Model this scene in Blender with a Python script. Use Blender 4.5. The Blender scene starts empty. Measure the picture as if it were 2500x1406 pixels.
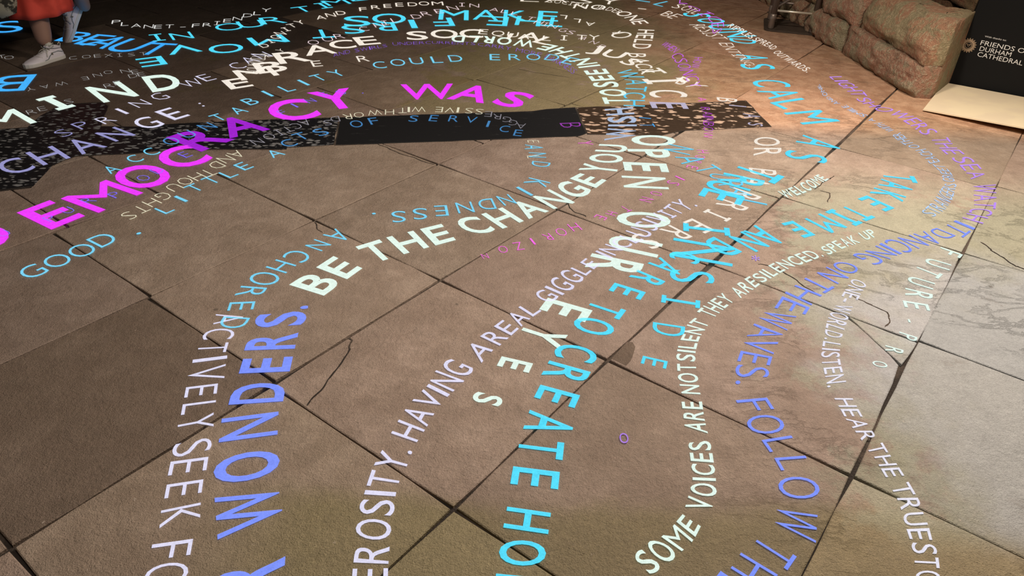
import bpy, bmesh, math, random
from mathutils import Vector, Matrix
import mathutils.noise as mn
random.seed(7)
scene=bpy.context.scene
C=scene.collection
# ---------------- camera, world, lights, exposure ----------------
camd=bpy.data.cameras.new('camera'); cam=bpy.data.objects.new('camera',camd); C.objects.link(cam)
cam.matrix_world=Matrix(((0.99917414,-0.04063308,0.0,0.0),(0.02257708,0.55517419,-0.83142762,0.0),(0.03378347,0.83074097,0.55563307,1.5),(0,0,0,1)))
camd.sensor_fit='HORIZONTAL'; camd.sensor_width=36.0; camd.lens=36.0*1785/2500; camd.clip_end=200; camd.clip_start=0.02
scene.camera=cam
w=bpy.data.worlds.new('world'); scene.world=w; w.use_nodes=True
w.node_tree.nodes['Background'].inputs[0].default_value=(1.0,.8,.62,1); w.node_tree.nodes['Background'].inputs[1].default_value=0.012
def lamp(name,kind,loc,energy,color,size,target=None,spot=None,blend=.6):
    l=bpy.data.lights.new(name,kind); l.energy=energy; l.color=color
    if kind=='AREA': l.size=size
    else: l.shadow_soft_size=size
    if spot: l.spot_size=math.radians(spot); l.spot_blend=blend
    o=bpy.data.objects.new(name,l); C.objects.link(o); o.location=loc
    if target: o.rotation_euler=(Vector(target)-Vector(loc)).to_track_quat('-Z','Y').to_euler()
    return o
lamp('unseen_lamp','SPOT',(2.1,3.0,2.8),660,(1.0,.86,.74),.25,(1.2,2.6,0),135,1.0)
lamp('unseen_lamp','AREA',(-0.6,1.7,3.1),42,(1.0,.91,.82),1.2,(-0.5,2.2,0))  # soft overhead fill, out of view, added to lift the floor
lamp('unseen_lamp','SPOT',(-0.2,2.2,4.2),560,(1.0,.87,.74),.2,(2.4,5.6,.1),62,.8)  # unseen spot aimed to brighten the wall and far right floor
vs=scene.view_settings; scene.display_settings.display_device='sRGB'
vs.view_transform='Standard'; vs.look='None'; vs.exposure=0.0; vs.gamma=1.0; vs.use_curve_mapping=False
# ---------------- helpers ----------------
def mat(name,build=None,rough=.8,color=(.5,.5,.5),metal=0.0,spec=.5):
    m=bpy.data.materials.new(name); m.use_nodes=True; nt=m.node_tree
    b=nt.nodes['Principled BSDF']; b.inputs['Base Color'].default_value=(*color,1); b.inputs['Roughness'].default_value=rough
    b.inputs['Metallic'].default_value=metal; b.inputs['Specular IOR Level'].default_value=spec
    if build: build(nt,b)
    return m
class N:
    def __init__(s,nt): s.nt=nt
    def n(s,t,**k):
        x=s.nt.nodes.new(t)
        for a,b in k.items(): setattr(x,a,b)
        return x
    def l(s,a,b): s.nt.links.new(a,b)
    def geo(s): return s.n('ShaderNodeNewGeometry').outputs['Position']
    def noise(s,vec,scale,detail=4,rough=.55,dist=0):
        x=s.n('ShaderNodeTexNoise'); x.inputs['Scale'].default_value=scale; x.inputs['Detail'].default_value=detail; x.inputs['Roughness'].default_value=rough; x.inputs['Distortion'].default_value=dist
        s.l(vec,x.inputs['Vector']); return x.outputs['Fac']
    def math(s,op,a,b=None,clamp=False):
        x=s.n('ShaderNodeMath',operation=op,use_clamp=clamp)
        for i,v in enumerate((a,b)):
            if v is None: continue
            if isinstance(v,(int,float)): x.inputs[i].default_value=v
            else: s.l(v,x.inputs[i])
        return x.outputs[0]
    def ramp(s,v,a,b):   # smoothstep a..b
        x=s.n('ShaderNodeMapRange',interpolation_type='SMOOTHSTEP'); x.inputs[1].default_value=a; x.inputs[2].default_value=b; s.l(v,x.inputs[0]); return x.outputs[0]
    def mix(s,f,a,b,mode='MIX'):
        x=s.n('ShaderNodeMix',data_type='RGBA',blend_type=mode)
        if isinstance(f,(int,float)): x.inputs[0].default_value=f
        else: s.l(f,x.inputs[0])
        for i,v in ((6,a),(7,b)):
            if isinstance(v,tuple): x.inputs[i].default_value=(*v,1)
            else: s.l(v,x.inputs[i])
        return x.outputs[2]
    def vmap(s,vec,scale=(1,1,1),rot=(0,0,0)):
        x=s.n('ShaderNodeMapping'); x.inputs['Scale'].default_value=scale; x.inputs['Rotation'].default_value=rot; s.l(vec,x.inputs['Vector']); return x.outputs[0]
    def bump(s,b,h,strength,dist):
        x=s.n('ShaderNodeBump'); x.inputs['Strength'].default_value=strength; x.inputs['Distance'].default_value=dist; s.l(h,x.inputs['Height']); s.l(x.outputs[0],b.inputs['Normal'])
def link(name,me,m=None,parent=None,**props):
    o=bpy.data.objects.new(name,me); C.objects.link(o)
    if m and me: me.materials.append(m)
    if parent: o.parent=parent
    for k,v in props.items(): o[k]=v
    return o
def empty(name,loc,**props):
    o=bpy.data.objects.new(name,None); C.objects.link(o); o.location=loc; o.empty_display_size=.1
    for k,v in props.items(): o[k]=v
    return o
def bmobj(name,bm,m,parent=None,smooth=False,**props):
    me=bpy.data.meshes.new(name); bm.normal_update(); bm.to_mesh(me); bm.free()
    if smooth:
        for f in me.polygons: f.use_smooth=True
    return link(name,me,m,parent,**props)
def prism(poly,z0,z1,bev=0.0):
    bm=bmesh.new(); n=len(poly)
    if bev:
        cx=sum(p[0] for p in poly)/n; cy=sum(p[1] for p in poly)/n
        top=[]
        for p in poly:
            d=math.hypot(p[0]-cx,p[1]-cy) or 1; k=1-bev/d; top.append((cx+(p[0]-cx)*k,cy+(p[1]-cy)*k))
        rings=[[(x,y,z0) for x,y in poly],[(x,y,z1-bev*.6) for x,y in poly],[(x,y,z1) for x,y in top]]
    else: rings=[[(x,y,z0) for x,y in poly],[(x,y,z1) for x,y in poly]]
    R=[[bm.verts.new(v) for v in r] for r in rings]
    for a,b in zip(R,R[1:]):
        for i in range(n): bm.faces.new((a[i],a[(i+1)%n],b[(i+1)%n],b[i]))
    bm.faces.new(R[-1]); bm.faces.new(R[0][::-1])
    bmesh.ops.recalc_face_normals(bm,faces=bm.faces)
    return bm
def tube_bm(bm,pts,radii,seg=10,caps=True):
    pts=[Vector(p) for p in pts]
    if isinstance(radii,(int,float)): radii=[radii]*len(pts)
    prev=None; rings=[]
    for i,p in enumerate(pts):
        t=(pts[min(i+1,len(pts)-1)]-pts[max(i-1,0)]).normalized()
        if prev is None: a=t.orthogonal().normalized()
        else:
            a=(prev-t*prev.dot(t)).normalized()
        prev=a; b=t.cross(a)
        rings.append([bm.verts.new(p+(a*math.cos(2*math.pi*k/seg)+b*math.sin(2*math.pi*k/seg))*radii[i]) for k in range(seg)])
    for A,B in zip(rings,rings[1:]):
        for k in range(seg): bm.faces.new((A[k],A[(k+1)%seg],B[(k+1)%seg],B[k]))
    if caps: bm.faces.new(rings[0][::-1]); bm.faces.new(rings[-1])
    return bm
def tube(name,pts,radii,m,parent=None,seg=10,**p):
    return bmobj(name,tube_bm(bmesh.new(),pts,radii,seg),m,parent,True,**p)
TH=math.radians(53.775); E1=(math.cos(TH),math.sin(TH)); E2=(-math.sin(TH),math.cos(TH))
def sr(s,r): return (s*E1[0]+r*E2[0], s*E1[1]+r*E2[1])
def inpoly(x,y,P):
    c=False; n=len(P)
    for i in range(n):
        x1,y1=P[i]; x2,y2=P[i-1]
        if (y1>y)!=(y2>y) and x<(x2-x1)*(y-y1)/(y2-y1)+x1: c=not c
    return c
# ---------------- materials ----------------
def stone(nt,b):
    q=N(nt); P=q.geo(); sx=q.n('ShaderNodeSeparateXYZ'); q.l(P,sx.inputs[0]); X,Y=sx.outputs[0],sx.outputs[1]
    oi=q.n('ShaderNodeObjectInfo'); rnd=oi.outputs['Random']; oc=oi.outputs['Color']
    n1=q.noise(P,2.2,5,.6,.4); n2=q.noise(P,9,6,.65,.3); n3=q.noise(P,60,4,.7); fine=q.noise(P,260,2,.7)
    wob=q.math('MULTIPLY',q.math('SUBTRACT',q.noise(P,1.3,5,.65),.5),1.3)
    # overall stone colours
    col=q.mix(q.ramp(n2,.35,.7),(.265,.198,.150),(.335,.258,.202))
    col=q.mix(q.ramp(n1,.42,.62),q.mix(.45,col,(.20,.145,.105)),col)
    # sandstone that reddens towards the wall
    fy=q.ramp(q.math('ADD',Y,q.math('MULTIPLY',wob,.25)),3.85,4.15); fx=q.ramp(q.math('ADD',X,wob),.55,1.2)
    red=q.math('MULTIPLY',fy,fx); col=q.mix(red,col,q.mix(q.ramp(n2,.35,.65),(.37,.205,.12),(.50,.31,.195)))
    ol=q.math('MULTIPLY',fy,q.ramp(q.math('ADD',q.math('MULTIPLY',q.noise(P,3.0,6,.7,.3),1.0),q.math('MULTIPLY',q.ramp(X,-1.0,-.2),.25)),.58,.70)); ol=q.math('MULTIPLY',ol,q.ramp(q.math('ADD',X,wob),1.25,.7))
    col=q.mix(q.math('MULTIPLY',ol,.75),col,(.235,.195,.085))
    # olive staining of the stones nearest the viewer and green-grey lichen at the right
    near=q.ramp(q.math('ADD',Y,q.math('MULTIPLY',wob,.22)),1.30,1.20); near=q.math('MULTIPLY',near,q.ramp(X,-.85,-.45))
    col=q.mix(q.math('MULTIPLY',near,.8),col,q.mix(fine,(.15,.12,.055),(.26,.215,.11)))
    gr=q.math('ADD',q.ramp(X,.55,1.6),q.math('MULTIPLY',q.ramp(Y,3.6,1.6),.35)); gm=q.ramp(q.math('ADD',q.noise(P,3.4,8,.75,.2),q.math('MULTIPLY',gr,.32)),.70,.82)
    gm=q.math('MULTIPLY',gm,q.ramp(Y,3.6,2.9)); gm=q.math('MULTIPLY',gm,q.ramp(Y,1.12,1.3)); gm=q.math('MULTIPLY',gm,q.ramp(X,.6,1.1))
    col=q.mix(q.math('MULTIPLY',gm,.75),col,(.30,.31,.225))
    g2=q.math('MULTIPLY',q.ramp(q.math('ADD',X,wob),1.0,1.4),q.math('MULTIPLY',q.ramp(q.math('ADD',Y,wob),2.6,2.2),q.ramp(q.math('ADD',Y,q.math('MULTIPLY',wob,.3)),1.12,1.30)))
    col=q.mix(q.math('MULTIPLY',g2,.8),col,(.36,.37,.38))
    col=q.mix(1.0,col,oc,'MULTIPLY')
    # dark specks and stains
    sp=q.n('ShaderNodeTexVoronoi'); sp.inputs['Scale'].default_value=7; q.l(P,sp.inputs['Vector'])
    spot=q.ramp(sp.outputs['Distance'],.075,.03); spot=q.math('MULTIPLY',spot,q.ramp(q.noise(P,1.7,2),.5,.6))
    col=q.mix(q.math('MULTIPLY',spot,.65),col,(.08,.06,.045))
    st=q.math('MULTIPLY',q.ramp(q.noise(P,5,6,.7,.5),.60,.72),.35); col=q.mix(st,col,(.12,.085,.06))
    g=q.math('ADD',.40,q.math('ADD',q.math('MULTIPLY',fine,.62),q.math('MULTIPLY',q.noise(P,95,4,.75),.60))); cg=q.n('ShaderNodeCombineColor'); [q.l(g,cg.inputs[i]) for i in range(3)]
    col=q.mix(1.0,col,cg.outputs[0],'MULTIPLY')
    mo=q.math('ADD',.70,q.math('MULTIPLY',q.noise(P,17,9,.72,.8),.60)); cm=q.n('ShaderNodeCombineColor'); [q.l(mo,cm.inputs[i]) for i in range(3)]
    col=q.mix(1.0,col,cm.outputs[0],'MULTIPLY')
    chip=q.ramp(q.noise(P,48,3,.6),.70,.76); col=q.mix(q.math('MULTIPLY',chip,.45),col,(.52,.43,.35))
    q.l(col,b.inputs['Base Color'])
    lay=q.noise(q.vmap(P,(1,2.2,1),(0,0,.5)),3.2,9,.66,.5); rid=q.math('ABSOLUTE',q.math('SUBTRACT',lay,.5)); rid=q.ramp(rid,0,.03)
    ra=q.math('MULTIPLY',q.ramp(X,.2,1.3),1.0)
    h=q.math('ADD',q.math('MULTIPLY',n3,.6),q.math('MULTIPLY',fine,.35)); h=q.math('ADD',h,q.math('MULTIPLY',n2,.8))
    h=q.math('ADD',h,q.math('MULTIPLY',q.math('MULTIPLY',rid,q.math('MULTIPLY',ra,q.ramp(q.noise(P,1.9,2),.46,.60))),.30))
    q.bump(b,h,.8,.013)
    q.l(q.math('ADD',.52,q.math('MULTIPLY',n2,.4)),b.inputs['Roughness'])
M_stone=mat('flagstone sandstone',stone,.7)
def mortar(nt,b):
    q=N(nt); P=q.geo(); q.l(q.mix(q.ramp(q.noise(P,6,4),.45,.6),(.022,.015,.010),(.07,.05,.036)),b.inputs['Base Color'])
    q.bump(b,q.noise(P,150,3),.8,.01)
M_mortar=mat('joint mortar',mortar,.95)
def fossil(c0,c1,amt,sc):
    def f(nt,b):
        q=N(nt); P=q.geo(); v=q.n('ShaderNodeTexVoronoi'); v.inputs['Scale'].default_value=sc; v.inputs['Randomness'].default_value=1
        d=q.vmap(P,(1,1.9,1),(0,0,.35)); nn=q.n('ShaderNodeTexNoise'); nn.inputs['Scale'].default_value=14; q.l(P,nn.inputs['Vector'])
        dd=q.mix(.06,d,nn.outputs['Color']); q.l(dd,v.inputs['Vector'])
        m=q.math('MULTIPLY',q.ramp(v.outputs['Distance'],.46,.30),q.ramp(q.noise(P,16,3,.6),.40,.52))
        col=q.mix(q.math('MULTIPLY',m,amt),q.mix(q.noise(P,30,4),c0,tuple(x*2.2 for x in c0)),c1)
        q.l(col,b.inputs['Base Color']); q.l(q.math('ADD',.5,q.math('MULTIPLY',m,.3)),b.inputs['Roughness']); b.inputs['Specular IOR Level'].default_value=.3
        q.bump(b,q.math('ADD',q.noise(P,40,4),m),.35,.006)
    return f
M_fossil=mat('black fossil marble',fossil((.006,.006,.007),(.22,.22,.22),1.0,26),.4)
M_fossilb=mat('brown fossil marble',fossil((.022,.014,.009),(.42,.30,.22),1.0,15),.5)
def pblack(nt,b):
    q=N(nt); P=q.geo(); v=q.ramp(q.noise(q.vmap(P,(1,3,1)),10,5,.7),.60,.75)
    q.l(q.mix(q.math('MULTIPLY',v,.35),(.012,.012,.013),(.10,.10,.10)),b.inputs['Base Color']); q.bump(b,q.noise(P,50,4),.15,.004)
M_pblack=mat('plain black marble',pblack,.42)
def wallst(nt,b):
    q=N(nt); P=q.geo(); n=q.noise(P,9,7,.7,.3); n2=q.noise(P,45,5,.7); oi=q.n('ShaderNodeObjectInfo')
    n4=q.noise(q.vmap(P,(1,1,.8)),4.5,7,.72,.6); c=q.mix(q.ramp(n4,.46,.54),(.50,.28,.175),(.40,.345,.21)); c=q.mix(q.math('MULTIPLY',q.ramp(n2,.48,.64),.8),c,(.60,.51,.34))
    c=q.mix(q.math('MULTIPLY',q.ramp(q.noise(P,5,5,.7),.55,.7),.55),c,(.12,.085,.04)); q.l(q.mix(1.0,c,oi.outputs['Color'],'MULTIPLY'),b.inputs['Base Color'])
    q.bump(b,q.math('ADD',n,q.math('ADD',q.math('MULTIPLY',n2,.8),q.math('MULTIPLY',q.noise(P,130,3,.7),.5))),1.0,.04)
M_wall=mat('rough wall sandstone',wallst,.92)
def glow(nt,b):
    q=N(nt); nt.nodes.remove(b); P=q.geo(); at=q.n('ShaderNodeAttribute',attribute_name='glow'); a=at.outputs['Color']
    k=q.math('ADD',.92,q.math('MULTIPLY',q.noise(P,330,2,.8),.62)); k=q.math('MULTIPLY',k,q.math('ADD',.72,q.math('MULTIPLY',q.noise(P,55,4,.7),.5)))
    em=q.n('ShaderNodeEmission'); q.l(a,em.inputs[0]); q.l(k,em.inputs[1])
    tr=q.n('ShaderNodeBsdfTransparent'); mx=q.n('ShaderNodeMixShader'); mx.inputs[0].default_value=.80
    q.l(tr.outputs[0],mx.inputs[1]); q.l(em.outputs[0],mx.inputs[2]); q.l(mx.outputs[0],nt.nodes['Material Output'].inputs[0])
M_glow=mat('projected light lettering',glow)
# ---------------- floor ----------------
floor=bmobj('floor',prism([(-13,-1),(11,-1),(11,16),(-13,16)],-.06,-.011),M_mortar,None,kind='structure')
ROWS=[(-2.9,-2.15,[-.6,.2,.95,1.7,2.45,3.2,4.0,4.9]),(-2.15,-1.42,[-.6,.15,.9,1.7,2.4,3.2,4.0,4.9,5.6]),(-1.42,-.68,[-.6,.2,.93,1.7,2.45,3.2,4.0,4.9,5.7]),
(-.68,.06,[-.6,.16,.93,1.68,2.46,3.24,4.07,4.9,5.7]),(.06,.83,[-.6,.17,.92,1.68,2.45,3.24,4.03,4.89,5.7,6.5]),
(.83,1.56,[-.6,.18,.92,1.68,2.44,3.22,4.02,4.9,5.7,6.5,7.3,8.1]),(1.56,2.27,[-.6,.18,.93,1.68,2.445,3.21,3.61,4.47,5.25,6.13,6.9,7.7,8.6,9.4]),
(2.27,2.97,[-.6,.2,.94,1.68,2.44,2.79,3.57,4.11,5.24,6.02,6.8,7.6,8.5,9.3,10.1]),(2.97,3.58,[-.6,.3,1.0,1.4,2.05,2.78,3.55,4.3,5.1,5.9,6.7,7.5,8.3,9.1,10])]
r=3.58
random.seed(11)
while r<10.5:
    r2=r+random.uniform(.68,.78); ss=[-1.2+random.uniform(0,.6)]
    while ss[-1]<10.5: ss.append(ss[-1]+random.uniform(.68,.95))
    ROWS.append((r,r2,ss)); r=r2
def wallx(y): # inner face of the wall plinth
    pts=[(4.60,2.60),(5.0,2.486),(5.61,2.396),(5.888,2.34),(7.0,2.239),(12,1.8)]
    if y<4.6: return 99
    for (a,xa),(b_,xb) in zip(pts,pts[1:]):
        if y<=b_: return xa+(xb-xa)*(y-a)/(b_-a)
    return 1.6
SPLIT={(.06,2.45):None}
def jit(s,r,k): 
    random.seed(int(round(s*100))*7919+int(round(r*100))*31+k); return (s+random.uniform(-.006,.006),r+random.uniform(-.006,.006))
def flag(poly,tint=None):
    cx=sum(p[0] for p in poly)/len(poly); cy=sum(p[1] for p in poly)/len(poly)
    if cx>wallx(cy)+.45 or cy<-.6 or cx<-8.5 or cx>6.5 or cy>13: return
    # joint gap: shrink, rough the edges with a few extra points
    out=[]; n=len(poly); g=.0027
    for i in range(n):
        a=Vector(poly[i]); b=Vector(poly[(i+1)%n]); K=5
        for k in range(K):
            t=k/K; p=a.lerp(b,t); d=Vector((cx,cy))-p; nrm=Vector((-(b-a).y,(b-a).x)).normalized()
            if nrm.dot(d)<0: nrm=-nrm
            if k==0:
                e=Vector(poly[i-1]); n2=Vector((-(a-e).y,(a-e).x)).normalized()
                if n2.dot(d)<0: n2=-n2
                q=p+(nrm+n2)*(g+.0035)
            else: q=p+nrm*(g+mn.noise(Vector((p.x*9,p.y*9,cx)))*.0035+random.uniform(-.001,.001))
            out.append((q.x,q.y))
    random.seed(int(cx*1000)+int(cy*77)); z=-random.uniform(0,.0016)
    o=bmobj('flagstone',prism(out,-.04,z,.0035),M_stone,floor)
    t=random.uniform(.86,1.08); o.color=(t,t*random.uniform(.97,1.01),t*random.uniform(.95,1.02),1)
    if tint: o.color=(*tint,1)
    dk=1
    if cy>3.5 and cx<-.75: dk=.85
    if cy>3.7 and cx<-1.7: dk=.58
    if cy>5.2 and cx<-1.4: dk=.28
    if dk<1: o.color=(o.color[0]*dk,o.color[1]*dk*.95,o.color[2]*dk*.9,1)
    return o
for r0,r1,ss in ROWS:
    for s0,s1 in zip(ss,ss[1:]):
        P=[sr(*jit(s0,r0,0)),sr(*jit(s1,r0,0)),sr(*jit(s1,r1,0)),sr(*jit(s0,r1,0))]
        tint=None
        if (r0,s0)==(1.56,.18): tint=(.60,.57,.53)      # the dark slab at the left
        if (r0,s0)==(-.68,.16): tint=(1.12,1.1,1.05)
        if (r0,s0)==(-.68,.93): tint=(1.05,1.02,1.0)
        if (r0,s0)==(.83,.92): tint=(1.02,1.0,1.0)
        if (r0,s0)==(.06,1.68):      # slab with a broken corner and a rounded plug stone
            flag([P[0],sr(2.28,.072),sr(2.452,.30),P[2],P[3]]); flag([sr(2.28,.072),P[1],sr(2.452,.30)])
            continue
        if (r0,s0)==(.06,.92): tint=(.84,.82,.80)
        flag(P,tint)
plug=bmobj('plug_stone',prism([(0.3297, 1.8541), (0.3919, 1.9489), (0.4127, 1.9502), (0.4192, 1.9241), (0.411, 1.8889), (0.394, 1.8457), (0.3753, 1.8198)],-.03,.0004,.003),M_stone,floor); plug.color=(.42,.38,.34,1)
# cracks and a dark spalled gap worn in the slabs
def ribbon(name,pts,wd,m,z,parent,**pr):
    P0=pts; pts=[]
    for i in range(len(P0)-1):
        for k in range(6):
            u=k/6; x=P0[i][0]*(1-u)+P0[i+1][0]*u; y=P0[i][1]*(1-u)+P0[i+1][1]*u; a_=.012*(1 if k else .3)
            pts.append((x+a_*mn.noise(Vector((x*20,y*20,1))),y+a_*mn.noise(Vector((x*20,y*20,9)))))
    pts.append(P0[-1]); bm=bmesh.new(); vs_=[]
    for i,p in enumerate(pts):
        a=Vector(pts[max(i-1,0)]); b=Vector(pts[min(i+1,len(pts)-1)]); t=(b-a).normalized(); n=Vector((-t.y,t.x)); k=wd*(.25 if i in (0,len(pts)-1) else random.uniform(.6,1.2))
        vs_.append((bm.verts.new((p[0]+n.x*k,p[1]+n.y*k,z)),bm.verts.new((p[0]-n.x*k,p[1]-n.y*k,z))))
    for a,b in zip(vs_,vs_[1:]): bm.faces.new((a[0],a[1],b[1],b[0]))
    return bmobj(name,bm,m,parent,**pr)
for pts in [[(0.9701, 2.4853), (1.0444, 2.4604), (1.095, 2.3614), (1.1474, 2.2817)], [(1.27, 2.2905), (1.3255, 2.2277), (1.3615, 2.1863), (1.3481, 2.1279), (1.317, 2.0941)], [(-0.5362, 1.9042), (-0.5183, 1.8927), (-0.5171, 1.8495), (-0.5437, 1.7309), (-0.5706, 1.632), (-0.5855, 1.58)], [(-0.7243, 3.5299), (-0.6114, 3.4391), (-0.4669, 3.3356), (-0.4023, 3.3013)], [(-0.0178, 4.8789), (0.0667, 4.8354), (0.1652, 4.7994), (0.3219, 4.7453)], [(1.0961, 6.6547), (1.2859, 6.6132), (1.407, 6.5754)], [(0.2371, 2.9555), (0.241, 2.9027), (0.281, 2.8545), (0.3093, 2.8252)], [(-0.8383, 2.6785), (-0.8144, 2.6276), (-0.7841, 2.5956)], [(1.4236, 3.1981), (1.4993, 3.2843), (1.5453, 3.3257), (1.5761, 3.3588)], [(1.4446, 3.1859), (1.484, 3.1546), (1.4439, 3.0631)], [(1.9837, 2.745), (2.0012, 2.6849), (2.0076, 2.6324), (2.0307, 2.5512), (2.0526, 2.5311)], [(-1.6587, 3.4721), (-1.6724, 3.5811), (-1.6938, 3.7047)]]: ribbon('crack',pts,.0026,M_mortar,.0006,floor)
# black Frosterley-like marble band: four slabs set flush in the floor
band=empty('marble_band',(0,0,0),label='dark marble band of four slabs inlaid straight across the paler flagstones',category='floor inlay')
STRIP=[[(-2.6968, 3.5045), (-2.5443, 3.5569), (-2.5704, 3.7177), (-2.5521, 3.8892), (-2.3418, 3.9583), (-2.2945, 3.9083), (-2.1906, 3.6109), (-2.0073, 3.627), (-1.8167, 3.6911), (-1.6988, 3.7181), (-1.6634, 3.3697), (-1.8585, 3.2958), (-2.1224, 3.2363), (-2.1777, 3.1197), (-2.1433, 2.9009), (-2.2597, 2.8519), (-2.2899, 2.8424)],[(-1.6953, 3.7185), (-1.5206, 3.7682), (-1.2708, 3.8165), (-1.0841, 3.8541), (-0.9977, 3.8742), (-0.9393, 3.4969), (-1.1649, 3.4382), (-1.1596, 3.4179), (-1.4605, 3.3836), (-1.6556, 3.3671)],[(-0.9932, 3.8747), (-0.485, 3.9791), (0.0741, 4.0914), (0.1578, 4.1325), (0.33, 4.1845), (0.3725, 3.7908), (0.3291, 3.7471), (-0.1402, 3.6499), (-0.4202, 3.5926), (-0.8473, 3.51), (-0.9351, 3.4937)],[(0.3349, 4.1851), (0.8375, 4.2952), (1.3974, 4.4242), (1.4386, 4.0016), (0.9162, 3.8892), (0.7818, 3.805), (0.3754, 3.7773)]]
SM=[M_fossil,M_fossil,M_pblack,M_fossilb]
for i,P in enumerate(STRIP):
    out=[]; n=len(P); cx=sum(p[0] for p in P)/n; cy=sum(p[1] for p in P)/n
    for k in range(n):
        a=Vector(P[k]); b=Vector(P[(k+1)%n]); K=max(2,int((b-a).length/.06))
        for j in range(K):
            p=a.lerp(b,j/K); nn=mn.noise(Vector((p.x*14,p.y*14,3)))*(.007 if j else .002); nr=Vector((-(b-a).y,(b-a).x)).normalized(); q=p+nr*nn
            out.append((q.x+(cx-q.x)*.004,q.y+(cy-q.y)*.004))
    bmobj('marble_slab',prism(out,-.02,.0005,.002),SM[i],band,label=['black fossil-flecked marble slab','black fossil-flecked marble slab','plain black marble slab','brown marble slab full of pale fossils'][i])
    bmobj('mortar_bed',prism([(x+(x-cx)*.006,y+(y-cy)*.03) for x,y in out],-.02,.0003),M_mortar,band)
# ---------------- wall plinth ----------------
wall=empty('wall_right',(2.4,5.6,0),kind='structure')
random.seed(5)
def block(y0,y1,z0,z1,out,tint,chamf=.0,name='plinth_stone'):
    bm=bmesh.new(); nx,ny,nz=7,14,8; depth=.30
    x_=lambda y:(wallx(max(y,4.601)))
    bmesh.ops.create_cube(bm,size=1); bmesh.ops.subdivide_edges(bm,edges=bm.edges,cuts=22,use_grid_fill=True)
    for v in bm.verts:
        u,vv,ww=v.co.x+.5,v.co.y+.5,v.co.z+.5
        y=y0+(y1-y0)*vv; z=z0+(z1-z0)*ww; x=x_(y)-out+depth*u
        # pillow the faces
        e=(1-abs(2*vv-1)**7)*(1-abs(2*ww-1)**5); x-= (.042*e-.028)*(1-u)
        if chamf: x+=chamf*max(0,ww-.35)**1.5*(1-u)
        nrm=mn.fractal(Vector((x*8,y*10,z*11+z0*7)),1.0,2,6)*.024+mn.noise(Vector((x*3,y*3+y0*5,z*3)))*.022
        x+=nrm*(1-u); z+=nrm*.35*(1 if 0<ww<1 or ww==1 else 0)
        y+=.012*(-1 if vv>.5 else 1)*((abs(2*ww-1))**4)*(1-u)*.6 + .006*(1 if vv<.5 else -1)
        ym=4.60+max(0,x-2.62)*1.22
        if y0<5.4: y=ym+(y-y0)*(y1-ym)/(y1-y0) if ym<y1 else y1-.001*(1-vv)
        v.co=(x,y,z)
    o=bmobj(name,bm,M_wall,wall,True); o.color=(*tint,1); o.location=(-2.4,-5.6,0)
for i,(a,b) in enumerate([(4.60,4.97),(4.97,5.64),(5.64,6.3),(6.3,7.0),(7.0,7.7),(7.7,8.4),(8.4,9.2)]): block(a,b,-.01,.205,.0,(1,1-.05*(i%2),.92+.05*(i%3)))
for i,(a,b) in enumerate([(4.66,5.05),(5.05,5.55),(5.55,6.1),(6.1,6.9),(6.9,7.7),(7.7,8.5),(8.5,9.2)]): block(a,b,.2,.47,-.015,(1.08,.98+.04*(i%2),.88+.06*(i%3)),.16)
for z0 in (.47,.82,1.17,1.52,1.87,2.22):
    y=5.1+.2*((z0*10)%2)
    while y<9: block(y,min(y+.6,9.2),z0,z0+.345,-.40,(.40,.30,.22),0,'wall_stone'); y+=.6  # dark tint paints the recess shadow into these upper stones
# return of the wall behind the board
wback=empty('wall_back',(0,0,0),kind='structure')
for z0 in (0,.35,.7,1.05,1.4,1.75,2.1):
    for k in range(3):
        x0=2.85+k*.62; bm=prism([(x0,5.16),(x0+.61,5.16),(x0+.61,5.6),(x0,5.6)],z0,z0+.345,.01)
        o=bmobj('wall_stone',bm,M_wall,wback); o.color=(.42,.33,.24,1)  # return stones carry a similar painted shadow tint
# ---------------- lighting truss stand ----------------
M_alu=mat('dull aluminium',lambda nt,b:(lambda q:q.l(q.mix(q.noise(q.vmap(q.geo(),(1,1,.1)),60,3),(.17,.13,.105),(.33,.27,.23)),b.inputs['Base Color']))(N(nt)),.42,metal=.55)
M_alub=mat('bright aluminium tube',None,.3,(.75,.68,.55),.5)
M_steel=mat('dark steel plate',lambda nt,b:(lambda q:q.l(q.mix(q.noise(q.geo(),25,4),(.035,.026,.02),(.10,.075,.058)),b.inputs['Base Color']))(N(nt)),.5,metal=.3)
tb=empty('truss_tower',(2.18,6.28,0),label='grey metal lattice truss tower on a flat steel foot beside the wall',category='truss stand')
def rel(p): return (p[0]-2.18,p[1]-6.28,p[2])
FL=Vector((2.025,6.195,0)); FR=Vector((2.335,6.115,0)); bk=Vector((.08,.31,0)); RL=FL+bk; RR=FR+bk
# foot plate with rounded corners
cc=(FL+FR+RL+RR)/4; ex=(FR-FL).normalized(); ey=Vector((-ex.y,ex.x,0)); pl=[]
for sx_,sy_,a0 in ((1,1,0),(-1,1,90),(-1,-1,180),(1,-1,270)):
    for k in range(6):
        a=math.radians(a0+k*18); q=cc+ex*(sx_*.16+.05*math.cos(a))+ey*(sy_*.16+.05*math.sin(a)); pl.append((q.x-2.18,q.y-6.28))
bmobj('foot_plate',prism(pl,0.0015,.014,.003),M_steel,tb)
for c0 in (FL,FR,RL,RR):
    tube('chord_tube',[rel((c0.x,c0.y,.10)),rel((c0.x,c0.y,3.0))],.0255,M_alu,tb,16)
    cf=tube('coupler',[rel((c0.x,c0.y,z)) for z in (.014,.02,.085,.09,.105,.112,.13)],[.022,.025,.025,.028,.028,.026,.0255],M_alu,tb,16)
    tube('locking_pin',[rel((c0.x-.036,c0.y,.07)),rel((c0.x+.036,c0.y,.07))],.005,M_steel,tb,8)
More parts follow.
